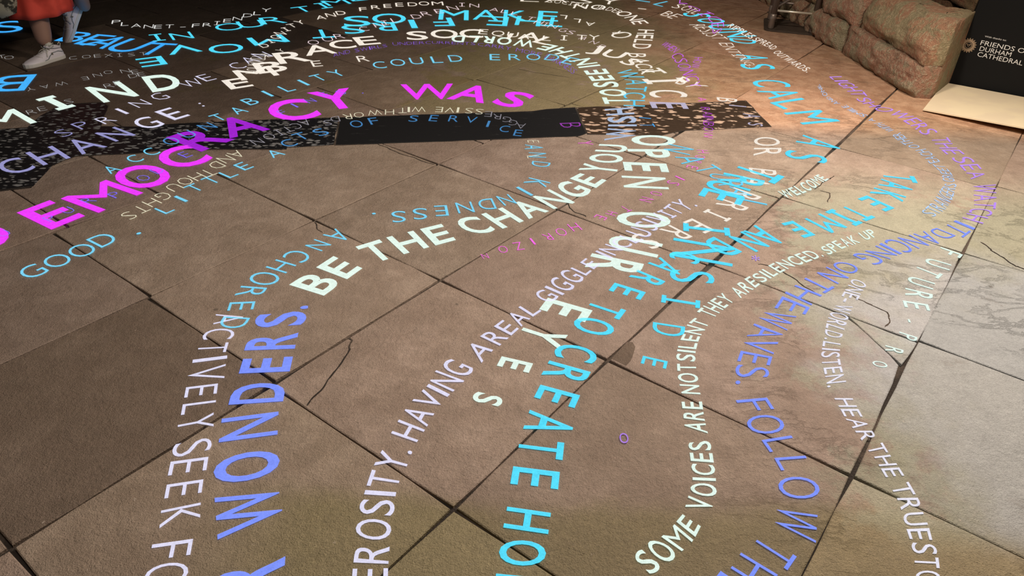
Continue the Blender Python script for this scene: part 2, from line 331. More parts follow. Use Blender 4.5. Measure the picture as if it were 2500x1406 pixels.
def brace(a,b,z0,z1,m=M_alu,rr=.0095): tube('brace_tube',[rel((a.x,a.y,z0)),rel((b.x,b.y,z1))],rr,m,tb,8)
for a,b in ((FL,FR),(FR,RR),(RR,RL),(RL,FL)):
    brace(a,b,.155,.155,M_alub if a is FL else M_alu)
    z=.17; fl=True
    while z<2.9:
        brace(a,b,z if fl else z+.26,z+.26 if fl else z); z+=.26; fl=not fl
# ---------------- display board and cream panel ----------------
M_black=mat('matt black board',None,.75,(.006,.006,.006),spec=.2)
M_white=mat('printed white lettering',None,.6,(.72,.72,.70))
M_cream=mat('cream painted panel',lambda nt,b:(lambda q:q.l(q.mix(q.ramp(q.noise(q.geo(),4,3),.45,.6),(.74,.62,.43),(.79,.67,.45)),b.inputs['Base Color']))(N(nt)),.55)
M_gold=mat('printed gold emblem',None,.6,(.42,.30,.19))
A=Vector((2.862,4.940,0)); B=Vector((3.222,4.615,0)); d=(B-A).normalized(); nb=Vector((-d.y,d.x,0)); 
if nb.y>0: nb=-nb
bd=empty('display_board',A,label='tall matt black display board thanking a cathedral friends group, with sun emblem',category='sign')
def onb(u,z,o=0): q=d*u+nb*o; return (q.x,q.y,z)
bm=bmesh.new(); v=[bm.verts.new(onb(u,z,o)) for u,z,o in ((0,.004,0),(1.6,.004,0),(1.6,1.9,0),(0,1.9,0),(0,.004,-.03),(1.6,.004,-.03),(1.6,1.9,-.03),(0,1.9,-.03))]
for f in ((0,1,2,3),(5,4,7,6),(4,0,3,7),(1,5,6,2),(3,2,6,7),(4,5,1,0)): bm.faces.new([v[i] for i in f])
bmesh.ops.recalc_face_normals(bm,faces=bm.faces); bmobj('panel',bm,M_black,bd)
def fontmesh(txt,off=0,res=3):
    c=bpy.data.curves.new('t','FONT'); c.body=txt; c.resolution_u=res; c.offset=off; o=bpy.data.objects.new('t',c); C.objects.link(o)
    bpy.context.view_layer.update(); dg=bpy.context.evaluated_depsgraph_get(); me=bpy.data.meshes.new_from_object(o.evaluated_get(dg))
    vv=[(x.co.x,x.co.y) for x in me.vertices]; ff=[tuple(p.vertices) for p in me.polygons]
    bpy.data.objects.remove(o); bpy.data.curves.remove(c); bpy.data.meshes.remove(me); return vv,ff
def boardtext(txt,u,z,h,wd,off=0):
    vv,ff=fontmesh(txt,off); x0=min(a for a,_ in vv); x1=max(a for a,_ in vv)
    me=bpy.data.meshes.new('lettering'); me.from_pydata([onb(u+(a-x0)/(x1-x0)*wd,z+b/.682*h,.0012) for a,b in vv],[],ff); link('lettering',me,M_white,bd)
boardtext('With thanks to:',.130,.336,.010,.125)
boardtext('FRIENDS OF',.121,.286,.028,.280,0)
boardtext('DURHAM',.128,.250,.028,.183,0)
boardtext('CATHEDRAL',.128,.214,.028,.262,0)
bm=bmesh.new(); ce=(.058,.268)
def disc(r0,r1,o,n=40,amp=0):
    for k in range(n):
        a0=2*math.pi*k/n; a1=2*math.pi*(k+1)/n; am=(a0+a1)/2
        ra=r1+(amp if k%2 else 0)
        vv=[bm.verts.new(onb(ce[0]+r*math.cos(a),ce[1]+r*math.sin(a),o)) for r,a in ((r0,a0),(ra,am-.05),(ra,am+.05),(r0,a1))]; bm.faces.new(vv)
disc(.024,.040,.0012,36,.006); disc(.017,.021,.0012,30); disc(.004,.008,.0012,12)
for sx_ in (-1,1):
    vv=[bm.verts.new(onb(ce[0]+sx_*.009+x,ce[1]+.006+y,.0012)) for x,y in ((-.005,0),(0,.003),(.005,0),(0,-.003))]; bm.faces.new(vv)
bmobj('sun_emblem',bm,M_gold,bd,label='round golden sun face emblem')
cp=empty('cream_panel',(2.46,4.366,0),label='flat cream panel lying on the floor in front of the black board',category='panel')
bm=bmesh.new(); Q=[(2.46,4.366,.006),(3.42,3.60,.075),(3.80,4.03,.075),(2.852,4.925,.006)]
vt=[bm.verts.new((x-2.46,y-4.366,z+.008)) for x,y,z in Q]; vb=[bm.verts.new((x-2.46,y-4.366,z)) for x,y,z in Q]
bm.faces.new(vt); bm.faces.new(vb[::-1]); 
for i in range(4): bm.faces.new((vb[i],vb[(i+1)%4],vt[(i+1)%4],vt[i]))
bmesh.ops.recalc_face_normals(bm,faces=bm.faces); bmobj('board',bm,M_cream,cp)
bm=prism([(3.36-2.46,3.66-4.366),(3.40-2.46,3.63-4.366),(3.78-2.46,4.03-4.366),(3.74-2.46,4.07-4.366)],0,.071); bmobj('support_batten',bm,M_black,cp)
# ---------------- person in the corner ----------------
M_skin=mat('skin',None,.55,(.42,.24,.17)); M_red=mat('red cloth',lambda nt,b:(lambda q:(q.l(q.mix(q.ramp(q.noise(q.geo(),5,3),.4,.6),(.60,.045,.025),(.95,.10,.06)),b.inputs['Base Color'])))(N(nt)),.7)
M_shoe=mat('white leather',None,.45,(.93,.88,.92)); M_sole=mat('off white rubber',None,.6,(.80,.78,.72)); M_lace=mat('cotton lace',None,.8,(.74,.72,.62))
M_green=mat('dark green piping',None,.5,(.03,.10,.10)); M_tag=mat('brown tag',None,.5,(.30,.24,.17)); M_hair=mat('dark hair',None,.6,(.03,.02,.015)); M_hem=mat('cream hem trim',None,.8,(.42,.40,.30))
pe=empty('person',(-3.05,4.85,0),label='person in a red skirt and white trainers stepping past at the top left corner',category='person')
def pr(p): return (p[0]+3.05,p[1]-4.85,p[2])
def skin(name,verts,edges,rads,m,parent,sub=2):
    me=bpy.data.meshes.new(name); me.from_pydata([pr(v) for v in verts],edges,[]); o=bpy.data.objects.new(name,me); C.objects.link(o)
    s=o.modifiers.new('s','SKIN'); s.use_smooth_shade=True; u=o.modifiers.new('u','SUBSURF'); u.levels=u.render_levels=sub
    for v,r_ in zip(me.skin_vertices[0].data,rads): v.radius=(r_,r_) if isinstance(r_,(int,float)) else r_
    me.skin_vertices[0].data[0].use_root=True
    bpy.context.view_layer.update(); dg=bpy.context.evaluated_depsgraph_get(); nm=bpy.data.meshes.new_from_object(o.evaluated_get(dg))
    bpy.data.objects.remove(o); bpy.data.meshes.remove(me)
    for f in nm.polygons: f.use_smooth=True
    nm.name=name; return link(name,nm,m,parent)
ANK=(-3.035,4.665,.085); ANK2=(-3.015,5.19,.20)
V=[(-3.02,4.86,.92),(-3.10,4.86,.86),(-3.06,4.77,.50),(-3.05,4.71,.32),(-3.045,4.69,.17),ANK,
 (-2.93,4.88,.86),(-2.90,4.93,.50),(-2.95,5.05,.34),ANK2,
 (-3.02,4.85,1.10),(-3.02,4.83,1.28),(-3.02,4.82,1.40),(-3.02,4.80,1.47),(-3.02,4.78,1.53),
 (-3.17,4.83,1.36),(-3.22,4.83,1.10),(-3.23,4.70,.88),(-3.23,4.66,.80),(-2.87,4.83,1.36),(-2.82,4.88,1.10),(-2.80,4.92,.88),(-2.80,4.93,.80)]
Ed=[(0,1),(1,2),(2,3),(3,4),(4,5),(0,6),(6,7),(7,8),(8,9),(0,10),(10,11),(11,12),(12,13),(13,14),(12,15),(15,16),(16,17),(17,18),(12,19),(19,20),(20,21),(21,22)]
Rr=[.12,.09,.062,.066,.056,.045,.09,.058,.055,.040,.11,.125,.09,.05,.05,.055,.042,.030,.026,.055,.042,.030,.026]
body=skin('body',V,Ed,Rr,M_skin,pe)
bm=bmesh.new(); bmesh.ops.create_uvsphere(bm,u_segments=24,v_segments=16,radius=.1)
for v in bm.verts:
    x,y,z=v.co; y2=y*1.05; 
    if y<0 and abs(x)<.018 and -.03<z<.015: y2-=.018*(1-abs(x)/.018)
    v.co=(x*.78-3.02+3.05,y2+4.76-4.85,z*1.22+1.60)
bmobj('head',bm,M_skin,pe,True)
bm=bmesh.new(); bmesh.ops.create_uvsphere(bm,u_segments=24,v_segments=16,radius=.112)
for v in bm.verts:
    x,y,z=v.co; v.co=(x*.85+.03,y*1.05-.075 if y>-.03 else y*.6-.075,(z*1.2+1.63) if (y>-.02 or z>.03) else z*.3+1.69)
    if y>.02 and z<0: v.co.z-=.16
bmobj('hair',bm,M_hair,pe,True)
for sx_ in (-1,1):
    bm=bmesh.new(); bmesh.ops.create_uvsphere(bm,u_segments=10,v_segments=8,radius=.011)
    for v in bm.verts: v.co=(v.co.x+.03+sx_*.03,v.co.y-.178,v.co.z*.6+1.61)
    bmobj('eye',bm,M_shoe,pe,True)
for side,hx,hy in ((-1,-3.23,4.655),(1,-2.80,4.93)):
    vs_=[(hx,hy,.80),(hx,hy,.75)]; es=[(0,1)]; rs=[.026,.028]
    for k in range(4):
        b0=len(vs_); fy=hy-.03+.02*k; L_=(.062,.072,.068,.052)[k]
        vs_+= [(hx,fy,.715),(hx+side*-.004,fy,.715-L_*.5),(hx-side*.018,fy,.715-L_)]; es+=[(1,b0),(b0,b0+1),(b0+1,b0+2)]; rs+=[.009,.008,.007]
    b0=len(vs_); vs_+=[(hx-side*.01,hy-.045,.765),(hx-side*.02,hy-.062,.73)]; es+=[(0,b0),(b0,b0+1)]; rs+=[.011,.008]
    skin('hand',vs_,es,rs,M_skin,pe,1)
# skirt with soft folds and trimmed hem, top
def cloth(name,zs,rs,ctr,m,fold,n=72,thick=.004):
    bm=bmesh.new(); R_=[]
    for (z,r_),c_ in zip(zip(zs,rs),ctr):
        R_.append([bm.verts.new(pr((c_[0]+math.cos(2*math.pi*k/n)*r_*(1+fold*(.9-z)*math.sin(9*2*math.pi*k/n+1)),c_[1]+math.sin(2*math.pi*k/n)*r_*.92*(1+fold*(.9-z)*math.sin(9*2*math.pi*k/n+1)),z+.05*math.cos(2*math.pi*k/n)*max(0,(.6-z))+.02*math.sin(4*math.pi*k/n+.5)*max(0,.6-z)))) for k in range(n)])
    for a,b in zip(R_,R_[1:]):
        for k in range(n): bm.faces.new((a[k],a[(k+1)%n],b[(k+1)%n],b[k]))
    o=bmobj(name,bm,m,pe,True); s=o.modifiers.new('s','SOLIDIFY'); s.thickness=thick; return o
sk=cloth('skirt',(.265,.30,.40,.55,.75,.95,1.02),(.195,.195,.19,.19,.185,.15,.135),[(-3.075,4.785),(-3.075,4.785),(-3.07,4.79),(-3.05,4.80),(-3.02,4.855),(-3.02,4.86),(-3.02,4.86)],M_red,.10)
cloth('shirt',(1.0,1.12,1.25,1.36,1.42,1.46),(.14,.145,.155,.15,.10,.06),[(-3.02,4.85)]*6,M_hem,.0)
def shoe(name,org,ang,pitch,L=.275):
    ca,sa=math.cos(ang),math.sin(ang); cp_,sp_=math.cos(pitch),math.sin(pitch)
    def T(x,y,z): # x along length from heel to toe, y side, z up; pitch about the toe
        dx=x-L*.86; X_=dx*cp_-z*sp_*-1*-1; X_=dx*cp_+z*sp_; Z_=-dx*sp_+z*cp_; X_+=L*.86
        return pr((org[0]+X_*ca-y*sa,org[1]+X_*sa+y*ca,org[2]+Z_))
    st=[(0,.018,.055),(.03,.027,.070),(.10,.033,.080),(.22,.035,.084),(.32,.035,.082),(.42,.036,.074),(.52,.040,.063),(.62,.044,.053),(.72,.046,.046),(.82,.043,.040),(.90,.036,.035),(.96,.025,.029),(1.0,.008,.024)]
    bm=bmesh.new(); R_=[]; n=16
    for u,w_,h_ in st:
        ring=[]
        for k in range(n+1):
            a=math.pi*k/n; c_,s_=math.cos(a),math.sin(a)
            tw=.62 if u<.45 else .8; yy=w_*(abs(c_)**.7)*(1 if c_>0 else -1)*(1-(1-tw)*s_**2*.6); zz=.014+(h_-.014)*s_**.75
            ring.append(bm.verts.new(T(u*L,yy,zz)))
        R_.append(ring)
    for a,b in zip(R_,R_[1:]):
        for k in range(n): bm.faces.new((a[k],b[k],b[k+1],a[k+1]))
    bm.faces.new(R_[0]); bmesh.ops.recalc_face_normals(bm,faces=bm.faces)
    sh=bmobj(name,bm,M_shoe,pe,True)
    # sole
    bm=bmesh.new(); up=[(u*L+(.002 if u==1 else (-.003 if u==0 else 0)),w_+.003) for u,w_,h_ in st]; out=[(x,y) for x,y in up]+[(x,-y) for x,y in up[::-1]]
    rings=[[bm.verts.new(T(x,y*s_,z)) for x,y in out] for z,s_ in ((0,.94),(.004,1.0),(.019,1.0),(.023,.96))]; m_=len(out)
    for a,b in zip(rings,rings[1:]):
        for k in range(m_): bm.faces.new((a[k],a[(k+1)%m_],b[(k+1)%m_],b[k]))
    bm.faces.new(rings[0][::-1]); bm.faces.new(rings[-1]); bmesh.ops.recalc_face_normals(bm,faces=bm.faces); bmobj('sole',bm,M_sole,sh)
    # tongue and collar lining
    tube('tongue',[T(.30*L,0,.082),T(.27*L,0,.098),T(.245*L,0,.112)],[.020,.022,.014],M_lace,sh,12)
    tube('collar',[T(L*(.20+.17*math.cos(a)),.030*math.sin(a),.083+.008*math.cos(a)) for a in [2*math.pi*k/20 for k in range(21)]],.0065,M_shoe,sh,8)
    for i in range(5):
        u=.34+.055*i; z=.080-.0065*i
        tube('lace',[T(u*L,-.023,z-.008),T((u+.012)*L,-.01,z+.003),T((u+.012)*L,.01,z+.003),T(u*L,.023,z-.008)],.0028,M_lace,sh,6)
        tube('lace',[T(u*L,-.023,z-.008),T((u+.05)*L,.022,z-.012)],.0024,M_lace,sh,6)
    for s_ in (-1,1):
        tube('lace_loop',[T((.36+.0)*L,0,.086),T(.33*L,s_*.03,.098),T(.30*L,s_*.058,.112+.01*s_),T(.33*L,s_*.062,.100),T(.37*L,s_*.03,.082),T(.36*L,0,.086)],.0026,M_lace,sh,6)
        tube('lace_end',[T(.36*L,0,.086),T(.44*L,s_*.03,.070),T(.50*L,s_*.045,.045)],.0022,M_lace,sh,6)
    tube('heel_tab',[T(.01*L,0,.066),T(-.02*L,0,.088),T(.0,0,.10),T(.045*L,0,.088)],.003,M_lace,sh,6)
    for s_ in (-1,1):
        tube('side_piping',[T(.05*L,s_*.034,.048),T(.18*L,s_*.0365,.060),T(.32*L,s_*.0375,.058),T(.42*L,s_*.0385,.043),T(.48*L,s_*.0415,.028),T(.58*L,s_*.0445,.024)],.0013,M_green,sh,6)
        bm=bmesh.new(); q_=[bm.verts.new(T(a*L,s_*y,b)) for a,b,y in ((.33,.060,.0365),(.36,.060,.0365),(.35,.046,.0385),(.32,.046,.0385))]; bm.faces.new(q_); bmobj('side_tag',bm,M_tag,sh)
    tube('toe_seam',[T(.60*L,-.036,.043),T(.66*L,-.02,.054),T(.68*L,0,.056),T(.66*L,.02,.054),T(.60*L,.036,.043)],.0012,M_lace,sh,6)
    return sh
shoe('shoe',(-2.985,4.735,0.001),math.atan2(-.262,-.105),0)
shoe('shoe',(-2.985,5.31,0.004),math.atan2(-.22,-.165),.95,.30)
tote=empty('tote_bag',(-3.17,4.51,.325),label='beige and dark patterned cloth bag hanging beside the red skirt',category='bag')
M_bag=mat('patterned bag cloth',lambda nt,b:(lambda q:q.l(q.mix(q.ramp(q.noise(q.geo(),22,4),.46,.56),(.50,.46,.33),(.05,.045,.03)),b.inputs['Base Color']))(N(nt)),.8)
bm=bmesh.new(); bmesh.ops.create_cube(bm,size=1); bmesh.ops.subdivide_edges(bm,edges=bm.edges,cuts=5,use_grid_fill=True)
for v in bm.verts:
    x,y,z=v.co; k=1-.25*(2*z)**2 if z<0 else 1; v.co=(x*.30*k,y*.10*(1-.5*(2*x)**4)*k,z*.34+.17-.03*(1-(2*x)**2)*(z<0))
bmobj('bag_body',bm,M_bag,tote,True)
for s_ in (-1,1): tube('strap',[(-.10,s_*.045,.33),(-.07,s_*.04,.42),(.03,.02,.44),(.07,s_*.04,.42),(.10,s_*.045,.33)],.008,M_hem,tote,8)

# ---------------- projected lettering ----------------
WTAB=dict(zip("ABCDEFGHIJKLMNOPQRSTUVWXYZ",[.62,.56,.58,.60,.50,.48,.60,.60,.15,.40,.58,.48,.74,.62,.66,.54,.68,.57,.52,.54,.60,.62,.90,.60,.60,.55])); WTAB.update({'i':.36,'.':.14,'-':.36,':':.14,',':.14,'*':.5,' ':.30,"'":.12})
_g={}
def glyph(ch,wt):
    if ch in 'MNW': wt=min(wt,.002 if ch=='M' else .008)
    wt=round(wt*100)/100; key=(ch,wt)
    if key in _g: return _g[key]
    if ch=='i':
        s=.14+2*wt/.682; m0,m1=.5-s/.72,.5+s/.72; m0=.5-s*1.15; m1=.5+s*1.15; t=s*.85
        vv=[(0,0),(1,0),(1,t),(m1,t),(m1,1-t),(1,1-t),(1,1),(0,1),(0,1-t),(m0,1-t),(m0,t),(0,t)]
        r=(vv,[(0,1,2,3,10,11),(10,3,4,9),(9,4,5,6,7,8)])
    else:
        v,f=fontmesh(ch,wt,4 if wt>-.015 else 2); x0=min(a for a,_ in v); x1=max(a for a,_ in v)
        r=([((a-x0)/max(1e-6,x1-x0),b/.682) for a,b in v],f)
        if ch in '.': r=([(a,max(0,b)) for a,b in r[0]],f)
    _g[key]=r; return r
def cr(P,t):
    n=len(P)-1; i=min(int(t*n),n-1) if n>0 else 0; u=t*n-i
    if n==1: return [a+(b-a)*u for a,b in zip(P[0],P[1])]
    p1,p2=P[i],P[i+1]; p0=P[i-1] if i>0 else [2*a-b for a,b in zip(p1,p2)]; p3=P[i+2] if i+2<=n else [2*b-a for a,b in zip(p1,p2)]
    return [.5*((2*b)+(-a+c)*u+(2*a-5*b+4*c-d_)*u*u+(-a+3*b-3*c+d_)*u**3) for a,b,c,d_ in zip(p0,p1,p2,p3)]
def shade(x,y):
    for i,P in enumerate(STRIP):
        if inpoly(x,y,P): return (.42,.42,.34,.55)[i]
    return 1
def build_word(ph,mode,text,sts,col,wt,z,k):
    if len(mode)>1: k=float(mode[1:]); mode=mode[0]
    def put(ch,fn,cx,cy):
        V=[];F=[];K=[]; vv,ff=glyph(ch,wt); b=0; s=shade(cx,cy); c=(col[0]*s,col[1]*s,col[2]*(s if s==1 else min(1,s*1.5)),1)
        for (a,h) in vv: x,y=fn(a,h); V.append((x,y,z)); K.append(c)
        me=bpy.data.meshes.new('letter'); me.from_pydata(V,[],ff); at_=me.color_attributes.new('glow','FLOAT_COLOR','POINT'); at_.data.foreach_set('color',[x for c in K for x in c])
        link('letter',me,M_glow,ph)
    if mode=='s':
        S=[cr(sts,i/80) for i in range(81)]; L=[0]
        for p,q in zip(S,S[1:]): L.append(L[-1]+math.hypot((q[0]+q[2]-p[0]-p[2])/2,(q[1]+q[3]-p[1]-p[3])/2))
        def at(l):
            l=max(0,min(L[-1],l)); i=0
            while i<79 and L[i+1]<l: i+=1
            u=(l-L[i])/max(1e-9,L[i+1]-L[i]); return [a+(b-a)*u for a,b in zip(S[i],S[i+1])]
        ws=[WTAB[c] for c in text]; gap=.15; tot=sum(ws)+gap*(len(text)-1); l=0; sc=L[-1]/tot
        for c,w_ in zip(text,ws):
            if c!=' ':
                l0=l; W_=w_*sc
                def fn(a,h,l0=l0,W_=W_):
                    q=at(l0+a*W_); return q[0]+(q[2]-q[0])*h,q[1]+(q[3]-q[1])*h
                m=at(l0+W_/2); put(c,fn,(m[0]+m[2])/2,(m[1]+m[3])/2)
            l+=(w_+gap)*sc
    else:
        for c,q in zip(text,sts):
            U=(q[2]-q[0],q[3]-q[1]); H_=math.hypot(*U); w_=WTAB[c]*k; D=(U[1]*w_,-U[0]*w_)
            def fn(a,h,q=q,U=U,D=D): return q[0]+D[0]*(a-.5)+U[0]*h,q[1]+D[1]*(a-.5)+U[1]*h
            put(c,fn,(q[0]+q[2])/2,(q[1]+q[3])/2)
TEXT=[
('large bold white sentence BE THE CHANGE YOU WISH TO SEE IN THE WORLD',(0.78, 0.95, 0.86),0.022,1,[('s','BE',[(-0.6753,2.1461,-0.8088,2.2033),(-0.5737,2.3386,-0.6936,2.4151)]),('s','THE',[(-0.5369,2.3756,-0.6255,2.4894),(-0.4217,2.4612,-0.5066,2.5789),(-0.2379,2.5818,-0.3047,2.7056)]),('s','CHANGE',[(-0.1769,2.6263,-0.2689,2.7413),(-0.0473,2.6939,-0.1401,2.808),(0.1583,2.876,0.0674,2.9852),(0.2552,2.9464,0.1466,3.0679),(0.4277,3.2042,0.3134,3.2703)]),('s','YOU',[(0.4693,3.263,0.3062,3.3062),(0.5122,3.3897,0.3477,3.4053),(0.5462,3.5272,0.398,3.5333),(0.5808,3.6424,0.4355,3.645)]),('s','WISH',[(0.6273,3.7439,0.4625,3.6993),(0.661,3.9537,0.5079,3.9368),(0.6655,4.0878,0.5084,4.0491),(0.6702,4.2293,0.5072,4.1795)]),('s','TO',[(0.6681,4.2968,0.5154,4.2675),(0.6609,4.4128,0.5048,4.406),(0.6533,4.5529,0.4943,4.5332)]),('s','SEE',[(0.6284,4.5941,0.4721,4.5683),(0.6131,4.743,0.4662,4.6935),(0.5888,4.8565,0.4418,4.8124),(0.5695,4.9653,0.4247,4.9029)]),('s','IN',[(0.5409,5.0269,0.3976,4.9563),(0.5203,5.1145,0.3771,5.0346),(0.4757,5.2014,0.3305,5.1039)]),('s','THE',[(0.4347,5.2513,0.3232,5.1491),(0.3585,5.3746,0.2369,5.2686),(0.2592,5.4756,0.1702,5.3411),(0.1849,5.5134,0.1041,5.3851)]),('s','WORLD',[(0.1002,5.5894,0.0755,5.4063),(-0.0578,5.6237,-0.0807,5.4434),(-0.1898,5.6495,-0.202,5.469),(-0.3092,5.6554,-0.3285,5.4853),(-0.5333,5.6345,-0.5179,5.4661)])]),
('thin white sentence NO ONE HELD BACK BY BIAS OR BARRIERS running downwards',(0.92, 0.84, 0.74),0.004,1,[('s','NO',[(0.4311,6.6762,0.4622,6.8418),(0.7078,6.6633,0.7389,6.8274)]),('s','ONE',[(0.7797,6.5461,0.8815,6.657),(0.8377,6.4259,0.9599,6.5461),(0.8807,6.3378,1.0009,6.4236),(0.9049,6.1919,1.0413,6.2495)]),('s','HELD',[(0.9269,6.0414,1.0556,6.0413),(0.8895,5.8594,1.024,5.8703),(0.8594,5.7331,0.9966,5.726),(0.8113,5.4866,0.9483,5.4978)]),('s','BACK',[(0.7635,5.3591,0.8967,5.3614),(0.7718,5.2424,0.8941,5.2514),(0.78,5.1117,0.9034,5.1132),(0.8087,4.8677,0.902,4.9079)]),('s','BY',[(1.003,4.7157,1.0802,4.868),(1.0822,4.6345,1.2169,4.6771)]),('c','BIAS',[(1.2185,4.4379,1.34,4.4154),(1.2714,4.3347,1.3718,4.3179),(1.3181,4.1669,1.4145,4.1577),(1.3123,4.0355,1.3925,4.019)]),('s','OR',[(1.2989,3.8364,1.43,3.8385),(1.2605,3.6931,1.4097,3.7084),(1.2271,3.5724,1.3753,3.5872)]),('c','BARRiERS',[(1.1575,3.3811,1.2885,3.36),(1.0976,3.2761,1.2175,3.2326),(1.0097,3.1513,1.1176,3.0589),(0.9306,3.0258,1.0334,2.9463),(0.8498,2.9304,0.9372,2.8459),(0.7514,2.8301,0.8286,2.7347),(0.6406,2.7584,0.7219,2.6634),(0.5017,2.6798,0.5877,2.5856)])]),
('very large white projected words OPEN OUR EYES stacked from the centre downwards',(0.78, 0.95, 0.86),0.02,1,[('c','OPEN',[(0.6171,3.7114,0.8387,3.7383),(0.5813,3.5392,0.7837,3.5554),(0.5368,3.3749,0.7439,3.3731),(0.5102,3.1973,0.7166,3.195)]),('c','OUR',[(0.4508,2.8179,0.6675,2.8185),(0.4008,2.6264,0.5873,2.5595),(0.3019,2.4613,0.4905,2.3986)]),('c','EYES',[(0.1197,2.1501,0.2685,2.0854),(0.0448,1.9939,0.174,1.9345),(-0.0285,1.8188,0.0675,1.7903),(-0.1003,1.6498,-0.0191,1.6257)])]),
('white projected words EMBRACE SOCIAL JUSTICE in an arch across the top',(0.92, 0.84, 0.74),0.014,1,[('c1.5','EMBRACE',[(-1.6716,4.2959,-1.7816,4.445),(-1.6202,4.4898,-1.7407,4.6664),(-1.5715,4.6119,-1.6828,4.807),(-1.4894,4.8333,-1.6104,5.053),(-1.3675,5.0287,-1.4691,5.2351),(-1.2455,5.1953,-1.3272,5.3835),(-1.0877,5.3116,-1.1779,5.5052)]),('c1.35','SOC',[(-0.7692,5.4883,-0.8076,5.7118),(-0.5798,5.5613,-0.6058,5.7909),(-0.3837,5.6021,-0.3936,5.836)]),('c1.3','IAL',[(-0.1069,5.6095,-0.0795,5.7642),(0.0473,5.6099,0.0782,5.8122),(0.1236,5.5211,0.2308,5.6829)]),('c1.4','JUST',[(0.5165,5.3543,0.5707,5.5208),(0.6247,5.2379,0.7109,5.4026),(0.7087,5.0944,0.828,5.1874),(0.8182,4.9254,0.9646,4.9806)]),('c','iCE',[(0.8074,4.7209,1.0775,4.7887),(0.8099,4.4852,1.0369,4.519),(0.7906,4.2827,1.0049,4.2908)])]),
('large cyan projected words TAKE TIME AND CARE TO CREATE HOPE sweeping down the centre',(0.09, 0.74, 1.0),0.008,1,[('c','TAKE',[(1.8305,3.383,1.9753,3.354),(1.7836,3.3109,1.9068,3.2379),(1.7065,3.2107,1.8199,3.1259),(1.629,3.13,1.7085,3.0131)]),('c','TiME',[(1.5049,3.0194,1.5816,2.912),(1.4184,2.9798,1.5119,2.8571),(1.3241,2.9169,1.4044,2.7968),(1.1928,2.8488,1.2525,2.7309)]),('c','AND',[(1.0102,2.7784,1.1118,2.6643),(0.9373,2.7225,1.0216,2.607),(0.8057,2.6633,0.896,2.5517)]),('c','CARE',[(0.6351,2.5427,0.7389,2.4903),(0.5592,2.4813,0.6407,2.3864),(0.4653,2.3779,0.558,2.3048),(0.3732,2.2801,0.4801,2.225)]),('c','TO',[(0.2834,2.1592,0.3925,2.1014),(0.2235,2.0484,0.3503,2.0052)]),('c','CREATE',[(0.1551,1.8938,0.2822,1.8594),(0.1184,1.7955,0.2446,1.7479),(0.0916,1.6834,0.2084,1.6428),(0.0597,1.5591,0.1884,1.528),(0.0385,1.4524,0.1593,1.4389),(0.0214,1.3458,0.1436,1.3324)]),('c','HOP',[(0.008,1.2075,0.116,1.1938),(-0.0025,1.1035,0.1044,1.1056),(-0.0103,1.0195,0.0852,1.0132)])]),
('large cyan projected word TRUE crossing the stone joints right of centre',(0.09, 0.74, 1.0),0.006,1,[('c','TRUE',[(1.1137,3.4208,1.2793,3.284),(1.0061,3.2953,1.1827,3.2204),(0.9214,3.2231,1.0792,3.1188),(0.8702,3.1213,1.04,3.0355)])]),
('cyan projected word INSIDE with widely spaced letters below the centre',(0.09, 0.74, 1.0),0.0,1,[('c','iNSiDE',[(0.723,2.7689,0.9166,2.7385),(0.6464,2.5968,0.8831,2.5316),(0.6067,2.3768,0.7698,2.3659),(0.548,2.2145,0.6834,2.1849),(0.4902,2.0334,0.5984,2.0126),(0.4312,1.8564,0.5088,1.8323)])]),
('thin cyan projected words SOUND AS CALM AS curving down past the metal stand',(0.09, 0.74, 1.0),-0.004,1,[('c','SOUND',[(1.3867,6.6009,1.6154,6.6099),(1.4735,6.4037,1.7025,6.4407),(1.5288,6.1992,1.769,6.25),(1.5926,5.983,1.8391,6.0574),(1.6105,5.831,1.8073,5.7908)]),('c','AS',[(1.5714,5.3793,1.7854,5.3786),(1.541,5.1403,1.77,5.171)]),('c','CALM',[(1.5265,4.775,1.7669,4.8053),(1.535,4.5517,1.7755,4.6276),(1.5656,4.3547,1.7965,4.4695),(1.6034,4.1458,1.8469,4.2267)]),('c','AS',[(1.549,3.8412,1.7269,3.7173),(1.4098,3.625,1.6001,3.5493)])]),
('thin pale cyan projected words WATCH IT NATURAL descending beside the big white words',(0.13, 0.66, 0.95),-0.01,1,[('s','WATCH',[(0.6363,4.9194,0.7489,4.9775),(0.6557,4.7823,0.8123,4.8437),(0.6797,4.7447,0.8262,4.75),(0.6756,4.6257,0.8138,4.6236),(0.6494,4.4964,0.7874,4.5009),(0.6326,4.3739,0.7675,4.3782),(0.6193,4.2458,0.7509,4.2499)]),('c','IT',[(0.6909,4.0631,0.7602,4.0513),(0.6806,3.9409,0.7649,3.9501)]),('c','NATURAL',[(0.7812,3.6477,0.9107,3.5852),(0.817,3.4718,0.9594,3.5063),(0.8881,3.3503,1.0063,3.4104),(0.9445,3.3082,1.0386,3.2798),(0.9676,3.2274,1.0901,3.2118),(0.9978,3.159,1.1012,3.0995),(1.0093,3.041,1.1401,2.9874)])]),
('purple blue projected word WONDERS rising up the lower left',(0.21, 0.3, 1.0),0.018,1,[('c','R',[(-0.5025,1.0251,-0.6513,0.9929)]),('c','WONDERS.',[(-0.5673,1.2267,-0.7046,1.1691),(-0.6114,1.361,-0.7592,1.3157),(-0.6525,1.5031,-0.7992,1.4655),(-0.6724,1.6354,-0.817,1.6122),(-0.6878,1.7627,-0.831,1.7437),(-0.7029,1.881,-0.8515,1.8625),(-0.7063,2.0084,-0.8585,1.9791),(-0.7097,2.0714,-0.8428,2.0375)])]),
